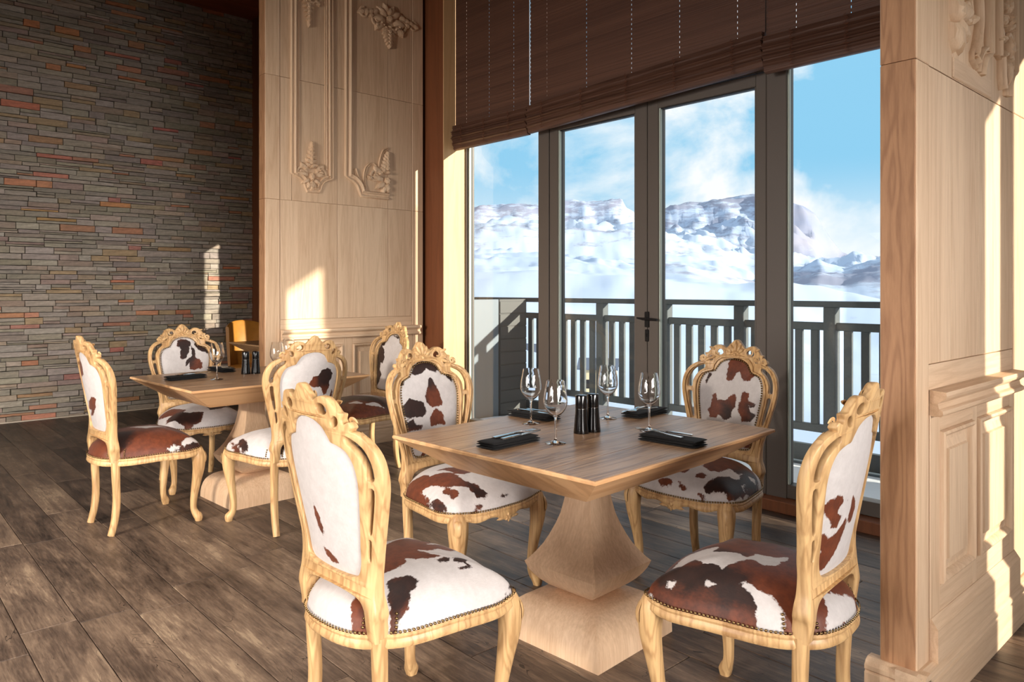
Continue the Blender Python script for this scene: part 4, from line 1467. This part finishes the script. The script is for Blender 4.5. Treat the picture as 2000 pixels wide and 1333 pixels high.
def chair_shared():
    S = {}
    S['plate'] = plate_mesh()
    # front mouldings and crest carving
    mb = MB()
    ring = [BK(x * 1.0 + (.013 if x > .02 else -.013 if x < -.02 else 0) * min(1, abs(x) / .06), z + (.012 if z > .93 else -.012 if z < .56 else 0), .0145) for x, z in LOOP]
    mb.tube(ring, .0058, 6, ref=(0, 1, 0), loop=True)
    for s in (-1, 1):
        pts = cat2([(.168, .44), (.168, .50), (.172, .58), (.187, .65), (.212, .73), (.233, .81), (.237, .85), (.229, .892), (.206, .927), (.175, .946), (.150, .955)], 5)
        mb.tube([BK(s * x, z, .0145) for x, z in pts], .0062, 6, ref=(0, 1, 0))
        pts = cat2([(.176, .46), (.178, .53), (.184, .58), (.200, .65), (.222, .73), (.242, .81), (.245, .85), (.236, .894), (.212, .930)], 5)
        mb.tube([BK(s * x, z, .012) for x, z in pts], .0036, 5, ref=(0, 1, 0))
    S['mould'] = mb.mesh('moulding', smooth=60)
    mb = MB()
    t_ = MB()

    def lf(x, z, ang, L, W, th=.010):
        k = MB()
        leaf(k, x, z, ang, L, W, th, 0)
        mb.add([BK(a, c, .0135 - b) for a, b, c in k.v], k.f)

    for dx, a, L in ((0, 90, .062), (.008, 62, .05), (-.008, 118, .05), (.014, 32, .042), (-.014, 148, .042), (0, 270, .022)):
        lf(dx, 1.008, R(a), L, .020)
    for s in (-1, 1):
        for (x, z, r0, tr, a0, sg) in ((.082, 1.008, .027, .9, 200, -1), (.124, .978, .022, .9, 230, -1), (.160, .975, .014, 1.2, 0, 1), (.040, 1.012, .016, 1.1, 90, 1)):
            k = MB()
            scroll(k, s * x, z, r0, tr, R(a0) if s > 0 else math.pi - R(a0), sg * s, 0, .0055)
            mb.add([BK(a, c, .0125 - b * .3) for a, b, c in k.v], k.f)
        lf(s * .150, .966, R(160) if s > 0 else R(20), .06, .018, .008)
        lf(s * .104, 1.020, R(20) if s > 0 else R(160), .035, .014, .008)
        lf(s * .175, .952, R(-40) if s > 0 else R(220), .05, .016, .008)
    S['carving'] = mb.mesh('crest_carving', smooth=50)
    # seat rail
    pts = [(p.x, p.y) for p in even(SLOOP, .02)]
    rs = []
    for i, (x, y) in enumerate(pts):
        xa, ya = pts[i - 1]
        xb, yb = pts[(i + 1) % len(pts)]
        t = Vector((xb - xa, yb - ya)).normalized()
        n_ = Vector((t.y, -t.x))
        if n_.dot(Vector((x, y + .01))) < 0: n_ = -n_
        zt = rim_z(x, y)
        fr = sstep(.17, .24, y)
        zlo = zt - .038 - fr * (.016 * math.exp(-(x / .045) ** 2) + .006 * math.cos(abs(x) * 42) - .004)
        pr = [(-.030, zt), (.002, zt), (.006, zt - .006), (.003, zt - .013), (.006, zt - .020), (.008, zlo + .008), (.003, zlo), (-.026, zlo)]
        rs.append([(x + n_.x * a, y + n_.y * a, z) for a, z in pr])
    S['rail'] = MB().rings(rs, True, loop=True).mesh('seat_rail', smooth=45)
    # carved flower on the front rail
    mb = MB()
    for a in range(0, 360, 60):
        k = MB()
        leaf(k, 0, .366, R(a + 30), .020, .012, .006, 0)
        mb.add([(p, .268 - q, r) for p, q, r in k.v], k.f)
    for s in (-1, 1):
        k = MB()
        leaf(k, s * .02, .366, 0 if s > 0 else math.pi, .045, .013, .006, 0)
        mb.add([(p, .266 - q - .02 * abs(p), r) for p, q, r in k.v], k.f)
    S['flower'] = mb.mesh('rail_carving', smooth=50)
    # legs
    sq = [(math.copysign(abs(math.cos(t)) ** .62, math.cos(t)), math.copysign(abs(math.sin(t)) ** .62, math.sin(t))) for t in [2 * math.pi * k / 14 + .22 for k in range(14)]]
    path = catmull([(.228, .205, .412), (.237, .214, .372), (.238, .216, .31), (.229, .206, .22), (.220, .196, .13), (.219, .195, .075), (.226, .203, .045), (.236, .214, .024), (.237, .216, 0)], 5)
    rad = [p.x for p in catmull([(.030, 0, 0), (.034, 0, 0), (.030, 0, 0), (.0225, 0, 0), (.0175, 0, 0), (.0160, 0, 0), (.0180, 0, 0), (.0215, 0, 0), (.0165, 0, 0)], 5)]
    for s, nm in ((1, 'fr'), (-1, 'fl')):
        mb = MB().sweep([(s * p.x, p.y, p.z) for p in path], sq, ref=(0, 1, 0), scale=rad)
        for r0, dz in ((.0125, .030),):   # scroll toe
            k = MB()
            scroll(k, 0, 0, .013, 1.2, 0, 1, 0, .006)
            d_ = Vector((s * .7, .7, 0))
            mb.add([tuple(Vector((s * .245, .222, .028)) + d_ * (a * .5) + Vector((0, 0, c)) + Vector((s * -.7, .7, 0)) * b) for a, b, c in k.v], k.f)
        kp = MB()
        leaf(kp, 0, 0, R(-90), .085, .036, .008, 0)
        d_ = Vector((s * .62, .78, 0))
        sd = Vector((.78, -s * .62, 0)) * s
        mb.add([tuple(Vector((s * .254, .237, .402)) + sd * a - d_ * (b * .9) + d_ * (.01 * math.sin(min(1, -c / .085) * math.pi)) + Vector((0, 0, c))) for a, b, c in kp.v], kp.f)
        S[nm] = mb.mesh('leg', smooth=50)
    path = catmull([(.169, -.203, .402), (.168, -.200, .30), (.166, -.196, .18), (.166, -.205, .08), (.167, -.224, 0)], 6)
    rad = [.0185 + .002 * sstep(.2, .4, p.z) - .002 * sstep(.15, 0, p.z) for p in path]
    for s, nm in ((1, 'rr'), (-1, 'rl')):
        S[nm] = MB().sweep([(s * p.x, p.y, p.z) for p in path], sq, ref=(0, 1, 0), scale=rad).mesh('leg', smooth=50)
    # nail rows
    ev = even(SLOOP, .0118)
    nr = []
    for i, p in enumerate(ev):
        if abs(abs(p.x) - .170) < .023 and p.y < -.17:
            continue
        q = ev[(i + 1) % len(ev)] - ev[i - 1]
        n_ = Vector((q.y, -q.x, 0))
        if n_.dot(Vector((p.x, p.y + .01, 0))) < 0: n_ = -n_
        n_.normalize()
        nr.append((Vector((p.x, p.y, rim_z(p.x, p.y) + .006)) + n_ * .006, n_))
    for s in (-1, 1):        # up both sides of the posts
        for k in range(1, 5):
            dz = .010 * k
            q = (1 - (dz / .118) ** (1 / .62)) ** (1 / 3)
            for ox, oy in ((.2035, -.172), (.140, -.236)):
                nr.append((Vector((s * ox * q, -.012 + (oy + .012) * q, .416 + dz)), Vector((s * ox, oy, .06))))
    S['seat_nails'] = nails(nr).mesh('nail_heads', smooth=80)
    nr = []
    for p in even(LOOP, .0118):
        cx, cz = p.x * .972, .77 + (p.y - .77) * .975
        nr.append((BK(cx, cz, .0145), (0, 1, .19)))
    S['back_nails'] = nails(nr).mesh('nail_heads', smooth=80)
    for k, m_ in (('mould', 'chair'), ('carving', 'chair'), ('rail', 'chair'), ('flower', 'chair'), ('fr', 'chair'), ('fl', 'chair'), ('rr', 'chair'), ('rl', 'chair'), ('seat_nails', 'brass'), ('back_nails', 'brass')):
        S[k].materials.append(M[m_])
    return S


CS = chair_shared()


def dining_chair(key, x, y, rz, label, group):
    root = empty('dining_chair', (x, y, 0), R(rz))
    tag(root, label, 'chair', group)
    fr = link('backrest_frame', CS['plate'], None, root)
    link('moulding', CS['mould'], None, fr)
    link('crest_carving', CS['carving'], None, fr)
    rl = link('seat_rail', CS['rail'], None, root)
    link('rail_carving', CS['flower'], None, rl)
    for nm in ('fr', 'fl', 'rr', 'rl'):
        link('leg', CS[nm], None, root)
    sc_ = hide_part('seat_cushion', seat_pad(), key + '_seat', [0, 1], root)
    tag(link('nail_heads', CS['seat_nails'], None, sc_), 'row of brass nail heads', kind='stuff')
    bc = hide_part('back_cushion', pad_mesh(True), key + '_front', [0, 2], root)
    tag(link('nail_heads', CS['back_nails'], None, bc), 'row of brass nail heads', kind='stuff')
    hide_part('rear_panel', pad_mesh(False), key + '_rear', [0, 2], root)
    return root


GA, GB = 'carved oak chairs around the front table', 'carved oak chairs around the rear table'
dining_chair('C1', 1.25, 1.865, -87, 'carved oak chair nearest the camera on the left, plain white rear panel towards us', GA)
dining_chair('C2', 2.03, 1.15, 5, 'carved light oak chair by the right partition with a mostly dark brown cowhide seat', GA)
dining_chair('C3', 2.06, 2.575, 183, 'carved oak chair behind the front table facing us, white seat with reddish brown patches', GA)
dining_chair('C4', 2.97, 1.95, 93, 'carved oak chair on the window side of the front table, cowhide back facing us', GA)
dining_chair('D1', 1.285, 4.555, -86, 'carved oak chair furthest left beside the rear table with a red brown seat', GB)
dining_chair('D2', 1.885, 4.0, 2, 'carved oak chair between the two tables, rear panel with brown patch turned to us', GB)
dining_chair('D3', 1.82, 5.21, 180, 'carved oak chair behind the rear table in front of the stone wall', GB)
dining_chair('D4', 2.85, 4.80, 90, 'carved oak chair beside the oak partition wall, turned sideways at the rear table', GB)


# ---- pedestal tables
ZT = .771


def square(w, z, d=None):
    d = w if d is None else d
    return [(-w, -d, z), (w, -d, z), (w, d, z), (-w, d, z)]


PED = [(.645, .056), (.56, .058), (.51, .065), (.46, .075), (.42, .088), (.377, .1055), (.345, .121), (.315, .140), (.29, .159), (.275, .173)]
PEDL = [(.275, .173), (.262, .1685), (.245, .161), (.225, .148), (.205, .131), (.185, .108), (.168, .080)]
BASE = [(.169, .070), (.1685, .095), (.165, .122), (.158, .147), (.147, .170), (.132, .190), (.113, .206), (.09, .217), (.062, .225), (.032, .229), (0, .230)]


def table(x, y, rz, label):
    root = empty('pedestal_table', (x, y, 0), R(rz))
    tag(root, label, 'table', 'square oak pedestal tables')
    hx, hy = .568, .485
    n = 5
    bw = 2 * (hy - .006) / n
    for k in range(n):
        y0 = -hy + .006 + bw * k
        MB().bbox(-hx + .006, y0 + .0006, ZT - .012, hx - .006, y0 + bw - .0006, ZT, .0011).build('top_board', M['top'], root)
    ap = MB()
    ap.rings([square(hx - .003, ZT - .001, hy - .003), square(hx, ZT - .004, hy), square(hx, ZT - .012, hy), square(hx - .17, .645, hy - .17)], True, False, True)
    # inner ledge under the boards
    ap.rings([square(hx - .003, ZT - .001, hy - .003), square(hx - .0065, ZT - .001, hy - .0065), square(hx - .0065, ZT - .0135, hy - .0065)], True, False, True)
    ap.build('bevelled_edge', M['edge'], root)
    # pedestal: each of the four veneered sides meets the next in a crisp arris
    MB().rings([square(w, z) for z, w in PED] + [square(w, z) for z, w in PEDL[1:]]).build('pedestal', M['ped'], root, smooth=28)
    MB().rings([square(w, z) for z, w in BASE]).build('base', M['ped'], root, smooth=28)
    return root


table(2.135, 1.915, 3, 'square oak pedestal table in front, laid with four place settings')
table(1.945, 4.62, 3, 'square oak pedestal table in the rear near the oak partition')
t3 = table(3.60, 7.27, 2, 'pedestal table mostly hidden behind the oak partition, beyond the rear table')


# ---- mustard leather chair at the hidden table
def tub_chair(x, y, rz):
    root = empty('leather_chair', (x, y, 0), R(rz))
    tag(root, 'mustard leather chair with curved back half hidden by the partition', 'chair')
    rs = []
    for k in range(17):
        a = R(-150 + 120 * k / 16)
        c_, s_ = math.cos(a), math.sin(a)
        ro, ri = .27, .235
        z0, z1 = .42, .97 - .06 * abs((k - 8) / 8) ** 2
        rs.append([(ro * c_ * .95, ro * s_ - .02, z0), (ro * c_ * 1.0, ro * s_ - .04, (z0 + z1) / 2), (ro * c_, ro * s_ - .07, z1 - .015), ((ro + ri) / 2 * c_, (ro + ri) / 2 * s_ - .07, z1), (ri * c_, ri * s_ - .07, z1 - .015), (ri * c_, ri * s_ - .02, z0)])
    MB().rings(rs).build('backrest', M['leather'], root, smooth=50)
    st = [[(.25 * s * math.copysign(abs(math.cos(t)) ** .5, math.cos(t)), .24 * s * math.copysign(abs(math.sin(t)) ** .5, math.sin(t)) + .02, z) for t in [2 * math.pi * k / 24 for k in range(24)]] for z, s in ((.38, .94), (.39, 1), (.45, 1), (.475, .93), (.485, .7), (.487, .1))]
    MB().rings(st).build('seat', M['leather'], root, smooth=50)
    for sx in (-1, 1):
        for sy in (-1, 1):
            MB().sweep([(sx * .20, sy * .19, .385), (sx * .215, sy * .21, 0)], [(-1, -1), (1, -1), (1, 1), (-1, 1)], ref=(0, 1, 0), scale=[.02, .014]).build('leg', M['redwood'], root)


tub_chair(3.42, 8.06, 180)


# ---- glassware
def wine_glass_mesh():
    o = [(.0, 0), (.036, 0), (.0375, .0012), (.034, .003), (.018, .0065), (.007, .011), (.0042, .018), (.0036, .035), (.0034, .060), (.0036, .082), (.0048, .092), (.009, .097), (.019, .103), (.030, .114), (.0385, .128), (.0425, .143), (.0430, .156), (.0405, .178), (.0365, .200), (.0325, .222), (.0318, .2245)]
    i = [(.0308, .2245), (.0315, .222), (.0355, .200), (.0395, .178), (.0420, .156), (.0415, .143), (.0375, .1288), (.029, .1155), (.018, .1055), (.008, .100), (.001, .099)]
    P = [(max(r, .0004), z) for r, z in o + i]
    # denser, smoother profile
    return MB().lathe(P, 36).mesh('wine_glass', smooth=70)


WG = wine_glass_mesh()
WG.materials.append(M['wine'])


def glass(x, y, label, group):
    tag(link('wine_glass', WG, None, None, (x, y, ZT + .0004)), label, 'glass', group)


GW, GX = 'wine glasses on the front table', 'wine glasses on the rear table'
glass(2.093, 2.189, 'empty wine glass at the back left of the front table beside a folded napkin', GW)
glass(1.887, 1.847, 'empty wine glass at the front left of the front table, left of the black mills', GW)
glass(2.418, 2.056, 'empty wine glass just behind and right of the black mills on the front table', GW)
glass(2.327, 1.769, 'empty wine glass at the right of the front table behind the nearest right napkin', GW)
glass(1.700, 4.545, 'wine glass on the rear table standing in front of the cowhide chair back', GX)
glass(2.00, 4.36, 'wine glass on the rear table, left of the pair behind the chair crest', GX)
glass(2.20, 4.62, 'wine glass on the rear table, right of the pair behind the chair crest', GX)

# ---- salt and pepper mills


def mill_meshes():
    low = [(.0005, 0), (.0290, 0), (.0295, .002), (.0285, .012), (.0255, .045), (.0232, .075), (.0225, .090), (.0222, .0935), (.0005, .0935)]
    up = [(.0005, .0945), (.0222, .0945), (.0225, .097), (.0225, .142), (.0215, .1445), (.0195, .1455), (.0005, .1455)]
    a = MB().lathe(low, 32).mesh('mill_body', smooth=40)
    b = MB().lathe(up, 32).mesh('mill_cap', smooth=40)
    c = MB().lathe([(.0005, .0933), (.0212, .0933), (.0212, .0948), (.0005, .0948)], 32).mesh('mill_collar', smooth=40)
    a.materials.append(M['black']); b.materials.append(M['black']); c.materials.append(M['steel'])
    return a, b, c


MM = mill_meshes()


def mill(x, y, label, group):
    root = empty('pepper_mill', (x, y, ZT + .0004))
    tag(root, label, 'mill', group)
    link('mill_body', MM[0], None, root)
    link('mill_cap', MM[1], None, root)
    link('mill_collar', MM[2], None, root)


mill(2.098, 1.916, 'left of the two glossy black mills in the middle of the front table', 'mills on the front table')
mill(2.158, 1.909, 'right of the two glossy black mills in the middle of the front table', 'mills on the front table')
mill(1.952, 4.722, 'left of the two black mills on the rear table', 'mills on the rear table')
mill(2.012, 4.706, 'right of the two black mills on the rear table', 'mills on the rear table')


# ---- folded napkins with fork and knife
def napkin_layer(L, W, z0, z1, dx, seed):
    """one soft fold of cloth with a rounded rim"""
    n = 22
    h = (z1 - z0) / 2
    zc = (z0 + z1) / 2
    ca, sa = math.cos(R(1.6 * math.sin(seed * 2.4))), math.sin(R(1.6 * math.sin(seed * 2.4)))
    rs = []
    for k in range(n + 1):
        u = -math.cos(math.pi * k / n)
        e = max(.12, (1 - abs(u) ** 10)) ** .5
        x = u * L / 2 + dx
        w_ = W / 2 * (1 + .025 * math.sin(6 * u + seed))
        s_ = .0016 * math.sin(4.2 * u + seed * 1.7)
        ring = []
        for j in range(16):
            t = 2 * math.pi * j / 16 + .2
            y_ = math.copysign(abs(math.cos(t)) ** .35, math.cos(t)) * w_ * (.97 + .03 * e)
            zz = zc + math.copysign(abs(math.sin(t)) ** .75, math.sin(t)) * h * e + (s_ if math.sin(t) > 0 else 0) * (1 - .5 * abs(y_ / w_))
            ring.append((x * ca - y_ * sa, x * sa + y_ * ca, max(zz, z0)))
        rs.append(ring)
    return MB().rings(rs)


NAPK = [napkin_layer(.232, .094, 0, .0085, 0, 1).mesh('fold_layer', smooth=50), napkin_layer(.228, .090, .0088, .0165, .001, 2).mesh('fold_layer', smooth=50), napkin_layer(.230, .086, .0168, .025, -.001, 3).mesh('fold_layer', smooth=50)]
for m_ in NAPK:
    m_.materials.append(M['napkin'])


def fork_mesh():
    mb = MB()
    st = [(-.10, .0095, 0), (-.085, .0098, .0005), (-.04, .0065, .002), (0, .0045, .005), (.03, .004, .0065), (.042, .007, .0055), (.050, .0115, .004), (.060, .0125, .0028)]
    rs = [[(x, -w_, z), (x, 0, z - .0008), (x, w_, z), (x, w_ * .9, z + .0022), (x, 0, z + .003), (x, -w_ * .9, z + .0022)] for x, w_, z in st]
    mb.rings(rs)
    for k in range(4):
        yc = -.0098 + .00653 * k
        rs = [[(x, yc - w_, z), (x, yc + w_, z), (x, yc + w_, z + .0018), (x, yc - w_, z + .0018)] for x, w_, z in ((.058, .0021, .003), (.078, .0018, .0028), (.095, .0014, .005), (.104, .0006, .0075))]
        mb.rings(rs)
    return mb.mesh('fork', smooth=50)


def knife_mesh():
    mb = MB()
    st = [(-.11, .006, .005), (-.105, .0085, .0062), (-.06, .0085, .007), (-.01, .0062, .0062), (.0, .005, .0045)]
    mb.rings([[(x, -w_, h * .35), (x, 0, 0), (x, w_, h * .35), (x, w_ * .8, h), (x, -w_ * .8, h)] for x, w_, h in st])
    st = [(0, -.005, .005, .0025), (.03, -.008, .0075, .0022), (.08, -.0085, .0085, .0018), (.105, -.006, .0085, .0014), (.118, .003, .0075, .001)]
    mb.rings([[(x, a, .002), (x, b, .0015), (x, b, .0018 + t), (x, a, .002 + t * .4)] for x, a, b, t in st])
    return mb.mesh('table_knife', smooth=50)


FORK, KNIFE = fork_mesh(), knife_mesh()
FORK.materials.append(M['steel'])
KNIFE.materials.append(M['steel'])


def setting(x, y, a, where, tbl):
    root = empty('folded_napkin', (x, y, ZT + .0004), R(a))
    tag(root, 'black folded napkin ' + where, 'napkin', 'napkins on the ' + tbl)
    for m_ in NAPK:
        link('fold_layer', m_, None, root)
    ca, sa = math.cos(R(a)), math.sin(R(a))

    def put(name, me, lx, ly, da, label, cat):
        o = link(name, me, None, None, (x + ca * lx - sa * ly, y + sa * lx + ca * ly, ZT + .0285), R(a + da))
        tag(o, label, cat, cat + 's on the ' + tbl)

    put('fork', FORK, .045, .014, -4, 'steel fork lying on the black napkin ' + where, 'fork')
    put('table_knife', KNIFE, .045, -.020, 5, 'steel table knife lying on the black napkin ' + where, 'knife')


T1, T2 = 'front table', 'rear table'
setting(1.755, 1.95, 3, 'at the left of the front table', T1)
setting(2.20, 2.285, -87, 'at the back of the front table', T1)
setting(2.61, 2.005, 183, 'on the window side of the front table', T1)
setting(2.205, 1.575, 93, 'at the right front of the front table', T1)
setting(1.57, 4.705, 8, 'at the left of the rear table', T2)
setting(1.90, 5.00, -85, 'at the back of the rear table', T2)
setting(2.10, 4.26, 93, 'at the near side of the rear table', T2)
